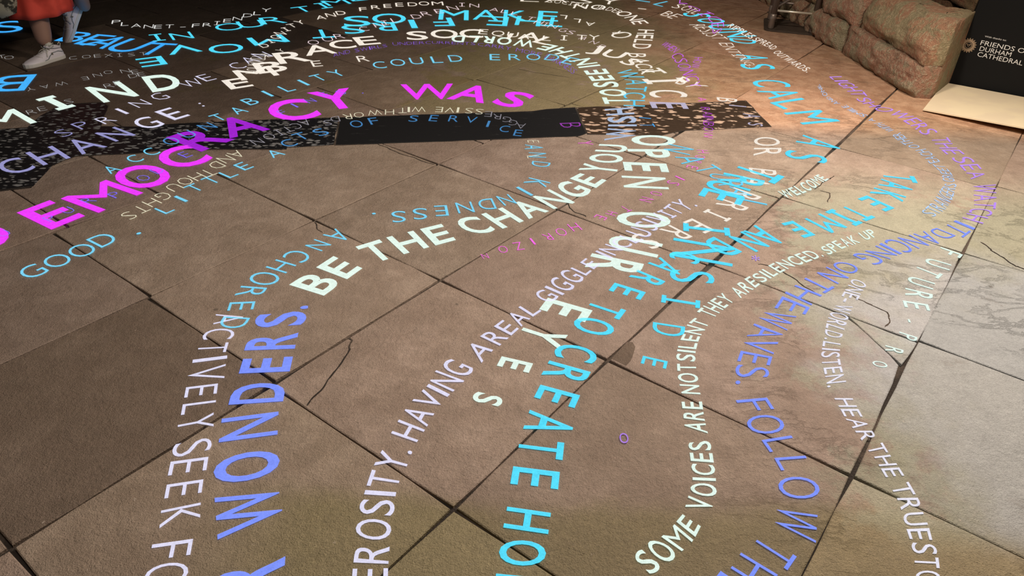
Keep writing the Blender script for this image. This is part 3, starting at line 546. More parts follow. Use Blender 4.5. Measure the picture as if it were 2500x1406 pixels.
('white projected words ACTIVELY SEEK running down the lower left edge',(0.74, 0.72, 0.92),-0.006,1,[('c','ACTIVELY',[(-1.0042,1.9785,-0.9115,1.9967),(-1.0087,1.8937,-0.9098,1.9048),(-0.9991,1.8187,-0.9081,1.8331),(-0.993,1.7554,-0.8911,1.7842),(-0.9806,1.6875,-0.8743,1.7173),(-0.9598,1.6126,-0.8695,1.6363),(-0.9406,1.54,-0.8497,1.5643),(-0.9259,1.4744,-0.834,1.5075)]),('c','SEEK',[(-0.9009,1.3793,-0.8072,1.4148),(-0.8859,1.3189,-0.7908,1.3426),(-0.864,1.2431,-0.7754,1.2665),(-0.8413,1.1574,-0.7512,1.188)]),('c','FO',[(-0.8245,1.063,-0.7326,1.0844),(-0.8095,0.9984,-0.7154,1.0155)])]),
('light blue projected word ANCHORED beside the large white word BE',(0.19, 0.66, 0.93),-0.012,1,[('c1.1','ANCHORED',[(-0.7595,2.6034,-0.6745,2.5432),(-0.8154,2.5122,-0.7376,2.4734),(-0.8835,2.4273,-0.7875,2.3829),(-0.9216,2.3456,-0.8319,2.3087),(-0.9669,2.253,-0.8587,2.225),(-0.9838,2.154,-0.8849,2.1481),(-0.9833,2.0546,-0.895,2.0683),(-0.9804,1.9661,-0.8867,1.9632)])]),
('bold magenta projected words DEMOCRACY WAS sweeping up from the left edge',(0.86, 0.045, 1.0),0.016,1,[('c1.22','DEMO',[(-1.9894,2.3923,-2.1733,2.5065),(-1.8267,2.5936,-2.0286,2.7133),(-1.6929,2.7809,-1.9118,2.8921),(-1.6125,2.9697,-1.8247,3.1167)]),('c1.35','CRAC',[(-1.5308,3.1917,-1.7246,3.3485),(-1.5113,3.4325,-1.7381,3.5775),(-1.4026,3.5965,-1.5741,3.7961),(-1.195,3.8261,-1.3703,4.0871)]),('c1.35','Y',[(-1.005,4.0213,-1.1538,4.2999)]),('c1.35','WAS',[(-0.5374,4.2283,-0.5837,4.4935),(-0.3226,4.2254,-0.261,4.4945),(-0.0917,4.1683,0.0218,4.3985)])]),
('very large white projected word MIND at the upper left',(0.78, 0.95, 0.86),0.022,1,[('c','MiND',[(-2.5996,3.5465,-2.8263,3.7224),(-2.487,3.8432,-2.7014,3.9974),(-2.272,4.0213,-2.4921,4.2464),(-2.0799,4.2082,-2.2538,4.4567)])]),
('large white projected word CHANGE with a colon crossing the left end of the black marble',(0.74, 0.72, 0.92),-0.0,1,[('c','CHANGE',[(-2.2597,3.0386,-2.4178,3.1514),(-2.1752,3.1613,-2.3355,3.2912),(-2.0673,3.3035,-2.2368,3.4204),(-1.9906,3.4678,-2.1448,3.5619),(-1.9049,3.628,-2.0486,3.7367),(-1.8248,3.7741,-1.9816,3.8822)]),('c',':',[(-1.7777,3.9581,-1.847,4.0307)])]),
('lavender projected words SPRING WE CAN above the word CHANGE',(0.74, 0.72, 0.92),-0.018,1,[('c','SPRING',[(-2.2806,3.4723,-2.3765,3.534),(-2.2424,3.5826,-2.3402,3.6474),(-2.159,3.6674,-2.2574,3.7346),(-2.1321,3.7983,-2.2328,3.8693),(-2.0893,3.9251,-2.1921,4.0),(-2.0319,4.0465,-2.1364,4.1252)]),('c','WE',[(-1.9433,4.2961,-2.0517,4.3828),(-1.8933,4.403,-2.003,4.4933)]),('c','CAN',[(-1.7914,4.6597,-1.8965,4.7509),(-1.7528,4.7884,-1.8597,4.8839),(-1.7017,4.9058,-1.81,5.0053)])]),
('light blue projected words ACCOUNTABILITY COULD ERODE arching over the black marble',(0.19, 0.66, 0.93),-0.012,1,[('c','ACCOUNTABILITY',[(-1.8523,3.0755,-1.9287,3.1272),(-1.8016,3.2005,-1.8797,3.2555),(-1.7603,3.2872,-1.8395,3.3444),(-1.7158,3.4245,-1.7969,3.4855),(-1.6703,3.5207,-1.7526,3.5844),(-1.6103,3.634,-1.6938,3.701),(-1.5981,3.7658,-1.6839,3.8366),(-1.5288,3.8796,-1.6155,3.9539),(-1.5067,4.0266,-1.5958,4.1055),(-1.4491,4.1655,-1.5398,4.2488),(-1.3645,4.2703,-1.4556,4.3571),(-1.2928,4.3851,-1.3848,4.4757),(-1.2243,4.4882,-1.3168,4.5823),(-1.1335,4.5895,-1.2262,4.6871)]),('c','COULD',[(-0.9191,4.7757,-0.9649,4.9139),(-0.8082,4.8439,-0.8519,4.9855),(-0.6896,4.8961,-0.7308,5.0403),(-0.5597,4.9413,-0.598,5.0877),(-0.436,4.986,-0.4716,5.1346)]),('c','ER',[(-0.1806,5.054,-0.1896,5.1989),(-0.0455,5.0725,-0.0512,5.2183)]),('c','ODE',[(0.0834,5.0949,0.0836,5.2423),(0.1972,5.101,0.2409,5.2442),(0.303,5.0396,0.3777,5.184)])]),
('small violet projected words PURPOSE DEFINES lying under the magenta letters',(0.22, 0.16, 1.0),-0.016,1,[('c','UPURPODE',[(-1.997,2.4714,-2.0531,2.4998),(-1.8821,2.6029,-1.9393,2.6334),(-1.8503,2.6772,-1.9084,2.7089),(-1.8094,2.7705,-1.8687,2.804),(-1.7242,2.8327,-1.7837,2.8672),(-1.6767,3.0064,-1.7385,3.0442),(-1.6458,3.0886,-1.7086,3.1279),(-1.5914,3.277,-1.6565,3.3201)]),('c','FINES.',[(-1.2953,3.887,-1.3512,3.9385),(-1.2575,4.002,-1.3143,4.056),(-1.191,4.0911,-1.2481,4.147),(-1.1315,4.2037,-1.1893,4.2622),(-1.0468,4.2502,-1.1041,4.3097),(-0.9395,4.2779,-0.9958,4.338)])]),
('light blue projected words LITTLE ACTS OF SERVICE AND KINDNESS bending round in a loop',(0.19, 0.66, 0.93),-0.014,1,[('c1.15','LITTLE',[(-1.4535,2.7133,-1.5235,2.7558),(-1.4239,2.8144,-1.4954,2.8592),(-1.4064,2.924,-1.4799,2.9714),(-1.3614,3.0079,-1.4359,3.0574),(-1.3068,3.0785,-1.3819,3.1297),(-1.2653,3.1685,-1.3415,3.222)]),('c1.2','ACTS',[(-1.168,3.3243,-1.2355,3.3881),(-1.1371,3.4554,-1.2061,3.5232),(-1.0972,3.551,-1.1671,3.6217),(-1.0106,3.6158,-1.0801,3.6886)]),('c','OF',[(-0.8632,3.7416,-0.9039,3.8339),(-0.7794,3.7927,-0.8189,3.887)]),('c','SERVICE',[(-0.5865,3.8537,-0.5855,3.9483),(-0.4776,3.872,-0.4745,3.9673),(-0.3668,3.8781,-0.3615,3.9736),(-0.2684,3.8704,-0.2612,3.9656),(-0.1727,3.8199,-0.1637,3.9131),(-0.0808,3.7585,-0.0702,3.8493),(-0.0067,3.7084,0.0052,3.7973)]),('c','AND',[(0.0362,3.5656,0.132,3.5647),(0.0557,3.4674,0.1474,3.4663),(0.0704,3.3631,0.1637,3.3478)]),('c','KIN',[(0.0452,3.1681,0.1493,3.1202),(0.0038,3.0893,0.0762,3.007),(-0.0637,2.9985,-0.0187,2.9094)]),('c1.15','DNESS.',[(-0.1415,2.9546,-0.1145,2.8542),(-0.2342,2.9142,-0.2087,2.8154),(-0.3305,2.8741,-0.3115,2.7766),(-0.4182,2.8392,-0.4019,2.7394),(-0.5061,2.8048,-0.4877,2.7068),(-0.6065,2.781,-0.5901,2.6803)])]),
('cream upside-down words AGGRESSIVE WITH WORDS ACTION AND THOUGHTS crossing the black marble',(0.75, 0.7, 0.52),-0.018,1,[('c','LE',[(0.0476,3.4359,0.1138,3.4425),(0.0486,3.638,0.1113,3.6446)]),('c','AGGRESSIVE',[(0.0164,3.8957,0.0105,3.8158),(-0.028,3.9408,-0.0331,3.8595),(-0.0638,3.9879,-0.0684,3.905),(-0.1235,4.0266,-0.1271,3.9424),(-0.1744,4.0604,-0.1772,3.9751),(-0.2283,4.0944,-0.2302,4.0079),(-0.2882,4.101,-0.2891,4.0143),(-0.3529,4.107,-0.3527,4.0202),(-0.4001,4.1016,-0.399,4.0149),(-0.4619,4.1012,-0.4598,4.0145)]),('c','WITH',[(-0.5835,4.0938,-0.5724,4.0082),(-0.6386,4.0806,-0.6267,3.9954),(-0.6716,4.0633,-0.6592,3.9787),(-0.7415,4.0285,-0.728,3.945)]),('c','WORDS',[(-0.8311,4.0115,-0.8049,3.9299),(-0.9103,3.963,-0.8831,3.883),(-0.9683,3.9306,-0.9403,3.8515),(-1.0272,3.8857,-0.9985,3.808),(-1.0543,3.8264,-1.0256,3.7506)]),('c','ACTiON',[(-1.1881,3.8084,-1.1309,3.7421),(-1.2209,3.7561,-1.1639,3.6912),(-1.2552,3.7047,-1.1983,3.6412),(-1.2846,3.6549,-1.2279,3.5927),(-1.3204,3.5941,-1.264,3.5334),(-1.3602,3.5233,-1.3041,3.4646)]),('c','AND',[(-1.4182,3.3568,-1.3443,3.2992),(-1.4487,3.2937,-1.3755,3.2378),(-1.4694,3.219,-1.3972,3.165)]),('c','THOUGHTS',[(-1.4779,3.1342,-1.4052,3.0825),(-1.5094,3.0859,-1.4371,3.0354),(-1.5457,3.0339,-1.4739,2.9847),(-1.569,2.9674,-1.4981,2.9197),(-1.578,2.8798,-1.5086,2.8343),(-1.6017,2.8142,-1.5331,2.7701),(-1.6195,2.7511,-1.5519,2.7085),(-1.6434,2.6896,-1.5766,2.6483)])]),
('light blue projected word GOOD near the left edge',(0.19, 0.66, 0.93),-0.01,1,[('c1.2','GOOD.',[(-1.7156,2.1996,-1.8038,2.2489),(-1.6669,2.2766,-1.7565,2.3284),(-1.6143,2.3545,-1.7052,2.4088),(-1.5731,2.4383,-1.6656,2.4953),(-1.4982,2.5223,-1.5918,2.5822)])]),
('small pink words BY A RAINBOW HOPE IS ON THE HORIZON curling towards the centre',(1.0, 0.16, 0.85),-0.016,1,[('c','BY',[(0.2318,3.8855,0.3517,3.911),(0.3149,3.6436,0.396,3.6576)]),('s','A',[(1.1038,4.4481,1.1567,4.4484),(1.0912,4.3815,1.1446,4.3878)]),('s','RAINBOW',[(1.0853,4.2775,1.1406,4.2783),(1.0711,4.1336,1.1333,4.1194),(1.0463,3.9961,1.1069,3.9826),(1.0059,3.7885,1.0597,3.7896)]),('c','HOPE',[(0.9389,3.5988,0.9991,3.5995),(0.9128,3.5275,0.9678,3.5279),(0.896,3.4593,0.9353,3.4582),(0.849,3.4049,0.902,3.3807)]),('c','IS',[(0.7715,3.2824,0.8113,3.2355),(0.7237,3.2182,0.7748,3.1825)]),('c','ON',[(0.6239,3.0903,0.678,3.0697),(0.5702,3.0266,0.6246,2.9985)]),('c','THE',[(0.4747,2.937,0.5083,2.8929),(0.4016,2.8759,0.4464,2.853),(0.3482,2.837,0.3958,2.8073)]),('c','HORIZON',[(0.2408,2.7574,0.2691,2.6955),(0.1833,2.7095,0.2087,2.6489),(0.1272,2.6594,0.1517,2.6069),(0.0658,2.6168,0.0876,2.5652),(0.0091,2.5787,0.0299,2.5185),(-0.0498,2.5444,-0.0349,2.4911),(-0.1189,2.4782,-0.104,2.4421)])]),
('violet projected words LIGHT SHOWERS THE SEA WATCH curving beside the cream panel',(0.52, 0.28, 0.98),-0.012,1,[('s','LIGHT',[(2.0976,4.9859,2.1902,5.0078),(2.1062,4.8312,2.2114,4.8511),(2.114,4.7008,2.2287,4.7343),(2.1201,4.6069,2.2185,4.6126)]),('s','SHOWERS',[(2.1151,4.5449,2.2086,4.5867),(2.143,4.4148,2.2292,4.454),(2.1794,4.3406,2.2835,4.388),(2.2303,4.2701,2.3376,4.3377),(2.2651,4.1668,2.3758,4.2323),(2.2779,4.0526,2.3883,4.109),(2.287,3.9671,2.3975,4.0157)]),('s','THE',[(2.3031,3.9207,2.4153,3.9445),(2.2909,3.8146,2.3949,3.8253),(2.2897,3.6976,2.3957,3.7083)]),('s','SEA',[(2.2885,3.6492,2.4019,3.6765),(2.2914,3.5659,2.4,3.5869),(2.2797,3.4645,2.385,3.4993),(2.2655,3.3861,2.3532,3.4134)]),('s','WATCH',[(2.2425,3.3278,2.3651,3.3346),(2.192,3.2153,2.3097,3.226),(2.1533,3.1345,2.2667,3.1446),(2.1167,3.0731,2.2148,3.0572),(2.0122,2.9603,2.0818,2.9088)])]),
('blue projected sentence IT DANCING ON THE WAVES FOLLOW THE down the right hand side',(0.21, 0.3, 1.0),-0.012,1,[('s','IT',[(1.9697,2.9336,2.0259,2.8631),(1.8831,2.8659,1.927,2.7719)]),('s','DANCING',[(1.8477,2.8519,1.903,2.7877),(1.7437,2.8032,1.7887,2.7086),(1.676,2.7691,1.7254,2.6831),(1.5777,2.726,1.637,2.6295),(1.5265,2.6841,1.583,2.6056),(1.4406,2.6205,1.5251,2.5625),(1.3787,2.5896,1.4479,2.5096)]),('s','ON',[(1.3169,2.5375,1.3837,2.4906),(1.241,2.4846,1.3045,2.4081),(1.1866,2.437,1.2444,2.3599)]),('s','THE',[(1.1607,2.4279,1.2244,2.3336),(1.0814,2.3473,1.1626,2.2817),(1.0261,2.2953,1.1022,2.2163),(0.9512,2.1833,1.0548,2.147)]),('s','WAVES.',[(0.9206,2.1714,1.0199,2.1344),(0.8601,2.0928,0.957,2.043),(0.815,2.019,0.9306,2.0123),(0.7921,1.9748,0.8953,1.9483),(0.7649,1.9181,0.8663,1.8926),(0.735,1.8477,0.8404,1.8339),(0.7111,1.7518,0.818,1.7632)]),('c','FOLLOW',[(0.6977,1.652,0.8005,1.6707),(0.7045,1.564,0.8143,1.5923),(0.7349,1.4893,0.8293,1.5136),(0.75,1.4225,0.8437,1.4366),(0.7306,1.3337,0.8407,1.3506),(0.6963,1.2452,0.7916,1.2094)]),('c','THE',[(0.6261,1.1672,0.6985,1.1043),(0.5619,1.1081,0.6371,1.0487),(0.5024,1.0587,0.5773,0.9938)])]),
('small white sentence SOME VOICES ARE NOT SILENT THEY ARE SILENCED SPEAK UP',(0.78, 0.95, 0.86),0.014,1,[('s','SOME',[(0.352,1.0578,0.316,1.1041),(0.3989,1.0936,0.3535,1.144),(0.4338,1.1242,0.3894,1.1638),(0.4655,1.1539,0.4258,1.1996),(0.4966,1.2031,0.4584,1.238)]),('s','VOICES',[(0.5281,1.2497,0.4691,1.2615),(0.5534,1.2944,0.4881,1.3082),(0.5652,1.3509,0.5042,1.3513),(0.5701,1.3875,0.5102,1.3917),(0.5761,1.4444,0.5141,1.4449),(0.5791,1.502,0.5183,1.4925)]),('s','ARE',[(0.5798,1.5309,0.518,1.5416),(0.5819,1.5936,0.5227,1.6),(0.5887,1.6648,0.5275,1.6612)]),('s','NOT',[(0.5904,1.6974,0.5343,1.6987),(0.597,1.7739,0.536,1.775),(0.6021,1.8445,0.5437,1.8408)]),('s','SILENT',[(0.604,1.8549,0.5443,1.8589),(0.6119,1.8975,0.5542,1.9044),(0.6298,1.953,0.5716,1.9575),(0.6471,1.9934,0.5939,2.007),(0.6728,2.0355,0.6175,2.0613),(0.6926,2.0724,0.6495,2.0996)]),('s','THEY',[(0.7152,2.1042,0.6638,2.1377),(0.754,2.1502,0.7073,2.1915),(0.8155,2.2187,0.7828,2.2663)]),('s','ARE',[(0.8423,2.2371,0.8137,2.2855),(0.8897,2.2842,0.8611,2.341),(0.9394,2.3363,0.9144,2.3915)]),('s','SILENCED.',[(0.9528,2.3474,0.9205,2.3934),(1.0117,2.3979,0.9784,2.4452),(1.059,2.4393,1.0267,2.4902),(1.108,2.4744,1.0719,2.5211),(1.1521,2.4999,1.1214,2.5553),(1.2315,2.5511,1.1944,2.6023),(1.2604,2.5661,1.24,2.627)]),('s','SPEAK UP',[(1.2829,2.5788,1.2657,2.633),(1.3668,2.6411,1.3405,2.693),(1.4453,2.6878,1.4332,2.7492),(1.5561,2.7592,1.5427,2.8155)])]),
('white projected sentence GENEROSITY HAVING A REAL GIGGLE INCLUSIVITY rising from the bottom centre',(0.74, 0.72, 0.92),-0.004,1,[('s','EROSITY.',[(-0.2557,1.003,-0.3373,0.9967),(-0.262,1.0488,-0.3436,1.045),(-0.2655,1.0852,-0.3489,1.0957),(-0.2722,1.15,-0.3577,1.1519),(-0.2744,1.2126,-0.3617,1.2179),(-0.2774,1.2654,-0.3582,1.268),(-0.2739,1.314,-0.3557,1.3274),(-0.2603,1.3726,-0.3432,1.3982),(-0.2548,1.4145,-0.3277,1.4416)]),('s','HAVING',[(-0.2474,1.4498,-0.3243,1.48),(-0.2232,1.5231,-0.3032,1.5619),(-0.2036,1.5925,-0.2778,1.6288),(-0.1744,1.6506,-0.2433,1.6943),(-0.1429,1.7005,-0.2345,1.7445),(-0.108,1.7751,-0.1904,1.8224)]),('s','A',[(-0.0875,1.8054,-0.1448,1.8676),(-0.053,1.8735,-0.1066,1.9326)]),('s','REAL',[(-0.0327,1.8968,-0.1003,1.9431),(0.0253,1.988,-0.0321,2.0357),(0.0698,2.0571,0.0175,2.11),(0.1074,2.1039,0.055,2.1558)]),('s','GIGGLE',[(0.1344,2.1512,0.0757,2.2043),(0.1834,2.2068,0.1182,2.2532),(0.2196,2.247,0.1467,2.3081),(0.2592,2.3051,0.1858,2.3684),(0.2803,2.3465,0.2215,2.3947),(0.3098,2.3896,0.2586,2.4366),(0.342,2.4369,0.2866,2.4756)]),('s','INCLUSIViTY.',[(0.386,2.4778,0.3274,2.5286),(0.44,2.5478,0.372,2.5894),(0.4849,2.5932,0.4258,2.6475),(0.5524,2.6578,0.4708,2.7122),(0.5998,2.7229,0.5104,2.767),(0.6234,2.7707,0.5512,2.8235),(0.6641,2.8152,0.6012,2.8762),(0.7087,2.8611,0.6473,2.9143),(0.7473,2.9012,0.6883,2.9718),(0.7885,2.936,0.735,3.0215),(0.8245,2.9709,0.7782,3.0452)])]),
('small white projected sentence ONE-WORLD LISTEN HEAR THE TRUE STORY at the lower right',(0.8, 0.78, 0.9),-0.002,1,[('s','ONE-',[(1.319,2.4096,1.3602,2.3695),(1.2488,2.3075,1.2986,2.2819),(1.2078,2.2468,1.2624,2.2281)]),('s','WORLD.',[(1.1899,2.2229,1.2463,2.2102),(1.1389,2.1483,1.1948,2.1204),(1.1011,2.0727,1.1528,2.0459),(1.074,2.006,1.1306,2.0001)]),('s','LISTEN.',[(1.067,1.9959,1.1217,1.9831),(1.0303,1.9042,1.0925,1.9081),(1.0162,1.8321,1.0788,1.8447),(0.9999,1.7535,1.0681,1.7676)]),('s','HEAR',[(1.0048,1.7054,1.0621,1.7076),(1.0068,1.6496,1.0622,1.6528),(1.0087,1.6099,1.0641,1.6103),(1.0174,1.5637,1.0689,1.5666),(1.0229,1.5268,1.072,1.5348)]),('s','THE',[(1.0226,1.5008,1.0803,1.5222),(1.0337,1.466,1.0826,1.4762),(1.035,1.4316,1.0879,1.4393),(1.0372,1.3912,1.091,1.3987)]),('s','TRUE',[(1.0366,1.3587,1.093,1.3778),(1.0367,1.3118,1.094,1.3147),(1.0306,1.2684,1.087,1.2755),(1.0214,1.2265,1.0819,1.2335),(1.0159,1.1902,1.0717,1.1889)]),('s','STO',[(1.015,1.1803,1.0721,1.1753),(1.0005,1.1282,1.0597,1.1272),(0.9765,1.0621,1.0339,1.0647)])]),
('white projected words FUTURE PRO at the right beside the long joint',(0.78, 0.95, 0.86),-0.004,1,[('c','FUTURE-',[(1.7745,2.6669,1.8388,2.6094),(1.6736,2.5677,1.7495,2.5173),(1.6117,2.5098,1.6767,2.4454),(1.539,2.4204,1.6171,2.3714),(1.4887,2.3283,1.5756,2.2908),(1.4469,2.2442,1.5316,2.224),(1.4039,2.1391,1.4546,2.1278)]),('c','PRO',[(1.3492,2.0536,1.3991,2.0244),(1.2688,1.9707,1.3201,1.9476),(1.193,1.886,1.2375,1.8762)])]),
('small pale blue sentence STRANGERS GREET EACH OTHER WITH A SMILE in a tight curve',(0.45, 0.66, 1.0),-0.006,1,[('s','STRANGERS',[(1.8852,2.9572,1.8455,3.001),(1.974,3.0362,1.9423,3.1073),(2.0613,3.1517,2.0408,3.2368),(2.1643,3.3206,2.1054,3.3197)]),('s','GREET',[(2.1675,3.344,2.1085,3.3478),(2.1957,3.437,2.1446,3.4516),(2.2061,3.5474,2.1488,3.552)]),('s','EACH',[(2.2086,3.5939,2.1403,3.5614),(2.2136,3.6846,2.1445,3.6668),(2.2085,3.761,2.1379,3.7316)]),('s','OTHER',[(2.1933,3.7819,2.132,3.7587),(2.1696,3.8771,2.1023,3.8468),(2.1673,3.9909,2.1007,3.9533)]),('s','WITH',[(2.1514,4.0201,2.0995,3.996),(2.1235,4.138,2.0631,4.1184)]),('s','A',[(2.0941,4.1609,2.0537,4.1433),(2.0928,4.2073,2.052,4.1893)]),('s','SMILE',[(2.0836,4.2467,2.0399,4.2215),(2.0391,4.3386,1.9923,4.3191),(2.0141,4.4215,1.9718,4.3949)]),('s','AND',[(1.9879,4.4477,1.9429,4.4205),(1.9533,4.5714,1.9291,4.5455)]),('s','ONE',[(1.9615,4.5955,1.9209,4.5675),(1.9758,4.8148,1.9476,4.7615)])]),
('small white projected words RIPPLES SPREAD OUTWARDS in front of the metal stand',(0.92, 0.84, 0.74),0.0,1,[('s','RIPPLES',[(1.6803,6.2465,1.7534,6.3536),(1.7334,6.081,1.8026,6.193),(1.7851,5.8851,1.856,5.9817)]),('s','SPREAD',[(1.7885,5.8574,1.8566,5.9433),(1.8386,5.7363,1.9113,5.8384),(1.8769,5.6006,1.9435,5.6801)]),('s','OUTWARDS.',[(1.8625,5.5301,1.9283,5.5906),(1.9052,5.2914,1.9787,5.349),(1.9683,5.0581,2.0354,5.1405)])]),
('cyan projected words IN OUR TIME climbing away at the top left',(0.09, 0.74, 1.0),-0.012,1,[('c1.25','iN',[(-2.5498,5.1915,-2.652,5.3489),(-2.4048,5.2555,-2.5043,5.4162)]),('c1.5','OUR',[(-2.157,5.5385,-2.2605,5.7133),(-2.0308,5.6406,-2.1325,5.8211),(-1.9015,5.7706,-2.0016,5.9582)]),('c1.4','TiME',[(-1.7614,6.1734,-1.875,6.324),(-1.6289,6.323,-1.7421,6.4801),(-1.5514,6.4535,-1.665,6.6163),(-1.412,6.6302,-1.5253,6.8008)])]),
('cyan and blue projected word BEAUTY partly behind the walking feet',(0.05, 0.42, 1.0),-0.004,1,[('c1.2','BEAUT',[(-3.1606,5.0804,-3.129,5.3204),(-2.998,5.0228,-2.962,5.2798),(-2.9301,4.9827,-2.8345,5.2448),(-2.7257,4.9047,-2.6615,5.196),(-2.4998,4.8604,-2.4871,5.1382)]),('c','S',[(-3.6402,5.253,-3.8306,5.5225)])]),
('large cyan projected words FIRST THE MOVE lying upside down across the top',(0.09, 0.74, 1.0),0.004,1,[('c1.15','THE',[(0.2491,6.3143,0.2224,6.0195),(0.0547,6.3099,0.0358,6.0154),(-0.1994,6.2681,-0.208,5.9769)]),('c1.3','FIRST',[(-0.6652,6.1509,-0.6072,5.9013),(-0.8976,6.0467,-0.8324,5.8042),(-1.1065,5.9227,-1.0354,5.6885),(-1.3291,5.812,-1.2517,5.5851),(-1.5278,5.6478,-1.4457,5.4315)]),('c1.6','M',[(-1.883,5.41,-1.7653,5.2336)]),('c1.6','OVE',[(-2.0956,5.1645,-1.9862,4.9804),(-2.3769,5.1133,-2.2601,4.9321),(-2.4601,4.8008,-2.3467,4.6374)])]),
('large cyan projected words SO MAKE in an arch at the top',(0.09, 0.74, 1.0),0.004,1,[('c1.3','SO',[(-1.275,5.7959,-1.3407,6.0936),(-1.0458,5.9071,-1.1024,6.2147)]),('c','MAKE',[(-0.5607,6.1013,-0.583,6.4293),(-0.3046,6.1429,-0.3152,6.4748),(-0.0653,6.1684,-0.0647,6.5027),(0.2025,6.185,0.2155,6.5209)])]),
('bright cyan projected letter B cut by the left edge of the picture',(0.06, 0.45, 1.0),0.0,1,[('c1.2','B',[(-3.0558,4.3527,-2.9669,4.0631)])]),
('white projected words PLANET-FRIENDLY arcing through the dark corner',(0.8, 0.8, 0.78),-0.016,1,[('c','PLANET-FRiENDLY',[(-3.0438,5.5824,-3.0864,5.6855),(-2.9579,5.5363,-2.9989,5.638),(-2.8584,5.5049,-2.8977,5.6056),(-2.7637,5.4964,-2.8014,5.5969),(-2.6937,5.4957,-2.7304,5.5961),(-2.6186,5.5191,-2.6542,5.6202),(-2.5241,5.5338,-2.5583,5.6355),(-2.4435,5.57,-2.4766,5.6727),(-2.3707,5.6051,-2.4029,5.709),(-2.3171,5.6616,-2.3487,5.7673),(-2.2676,5.743,-2.2988,5.8513),(-2.213,5.8144,-2.2436,5.925),(-2.1691,5.9242,-2.1995,6.0385),(-2.118,5.9985,-2.148,6.1152),(-2.0809,6.1127,-2.1106,6.2334)])]),
('small white projected words COEXIST ONE WAY in the dark corner beside the planted shoe',(0.45, 0.45, 0.45),-0.026,1,[('c','TO',[(-3.339,4.6611,-3.3892,4.7267),(-3.2852,4.6506,-3.3347,4.716)]),('c','COEXiST',[(-2.8997,4.6947,-2.9401,4.7617),(-2.8306,4.7313,-2.8705,4.7992),(-2.7715,4.7576,-2.8108,4.8262),(-2.7077,4.7757,-2.7463,4.8447),(-2.6434,4.7938,-2.6815,4.8632),(-2.5737,4.8127,-2.611,4.8826),(-2.5074,4.8406,-2.5441,4.9112)]),('c','ONE',[(-2.5894,4.5032,-2.5451,4.4432),(-2.6252,4.4409,-2.5811,4.3822),(-2.6659,4.3713,-2.6219,4.3142)]),('c','WAY',[(-2.7579,4.2584,-2.7093,4.2042),(-2.8176,4.1981,-2.7689,4.1451),(-2.8753,4.1465,-2.8266,4.0946)]),('c','NEED',[(-2.4534,4.4756,-2.5006,4.5442),(-2.3886,4.4677,-2.4349,4.5361),(-2.332,4.4264,-2.3773,4.4938),(-2.3662,4.39,-2.4116,4.4565)]),('c','RES',[(-2.6182,3.7399,-2.6683,3.7967),(-2.5902,3.7931,-2.6406,3.8512),(-2.5109,3.9187,-2.5616,3.9799)]),('c','RE',[(-2.4189,4.1958,-2.4713,4.2641),(-2.3917,4.2514,-2.4443,4.3212)])]),
('white projected words DIGNITY AND FREEDOM across the top',(0.92, 0.84, 0.74),-0.01,1,[('c','DiGNiTY',[(-1.7775,5.1391,-1.8401,5.2122),(-1.7684,5.2541,-1.8321,5.3301),(-1.7645,5.3619,-1.8293,5.4405),(-1.7574,5.4626,-1.8231,5.5437),(-1.7473,5.5786,-1.8141,5.6627),(-1.7307,5.6877,-1.7984,5.7746),(-1.6983,5.7906,-1.7666,5.8802)]),('c','AND',[(-1.5885,5.9541,-1.6348,6.0651),(-1.5308,6.0422,-1.5767,6.1562),(-1.4655,6.1201,-1.5109,6.2366)]),('c','FREEDOM',[(-1.3213,6.2686,-1.352,6.3923),(-1.2316,6.355,-1.261,6.4817),(-1.1418,6.4138,-1.1699,6.5426),(-1.0505,6.4736,-1.0772,6.6044),(-0.9435,6.5069,-0.9685,6.639),(-0.8511,6.5529,-0.8746,6.6865),(-0.737,6.5727,-0.7585,6.707)])]),
('pinkish white projected words OUR CHILDREN IN ALL THINGS AND arching over the top',(0.85, 0.68, 0.72),-0.02,1,[('c','OUR',[(-1.47,5.2506,-1.5208,5.3601),(-1.3902,5.3471,-1.4404,5.4601),(-1.326,5.4329,-1.3757,5.549)]),('c','CHiLDREN',[(-1.1899,5.6646,-1.2366,5.7775),(-1.0961,5.7873,-1.142,5.9044),(-1.0617,5.8668,-1.1076,5.9867),(-0.995,5.9533,-1.0402,6.0762),(-0.8447,6.0949,-0.8882,6.2229),(-0.781,6.1995,-0.824,6.3313),(-0.6838,6.2985,-0.7256,6.434),(-0.583,6.4293,-0.6237,6.5697)]),('c','iN',[(-0.5279,6.5638,-0.5387,6.6991),(-0.4213,6.5523,-0.4302,6.6872)]),('c','ALL',[(-0.2527,6.4419,-0.2403,6.5611),(-0.1646,6.3995,-0.1509,6.5173),(-0.0772,6.3436,-0.0622,6.4596)]),('c','THiNGS',[(0.0483,6.1867,0.082,6.3006),(0.1147,6.0792,0.1489,6.1897),(0.1668,6.0234,0.2015,6.1321),(0.2246,5.9695,0.2599,6.0765),(0.2993,5.8703,0.3353,5.9743),(0.3608,5.8077,0.3973,5.9098)]),('c','AND',[(0.4451,5.6691,0.4934,5.7454),(0.516,5.5676,0.5644,5.6415),(0.5696,5.4668,0.6177,5.5385)])]),
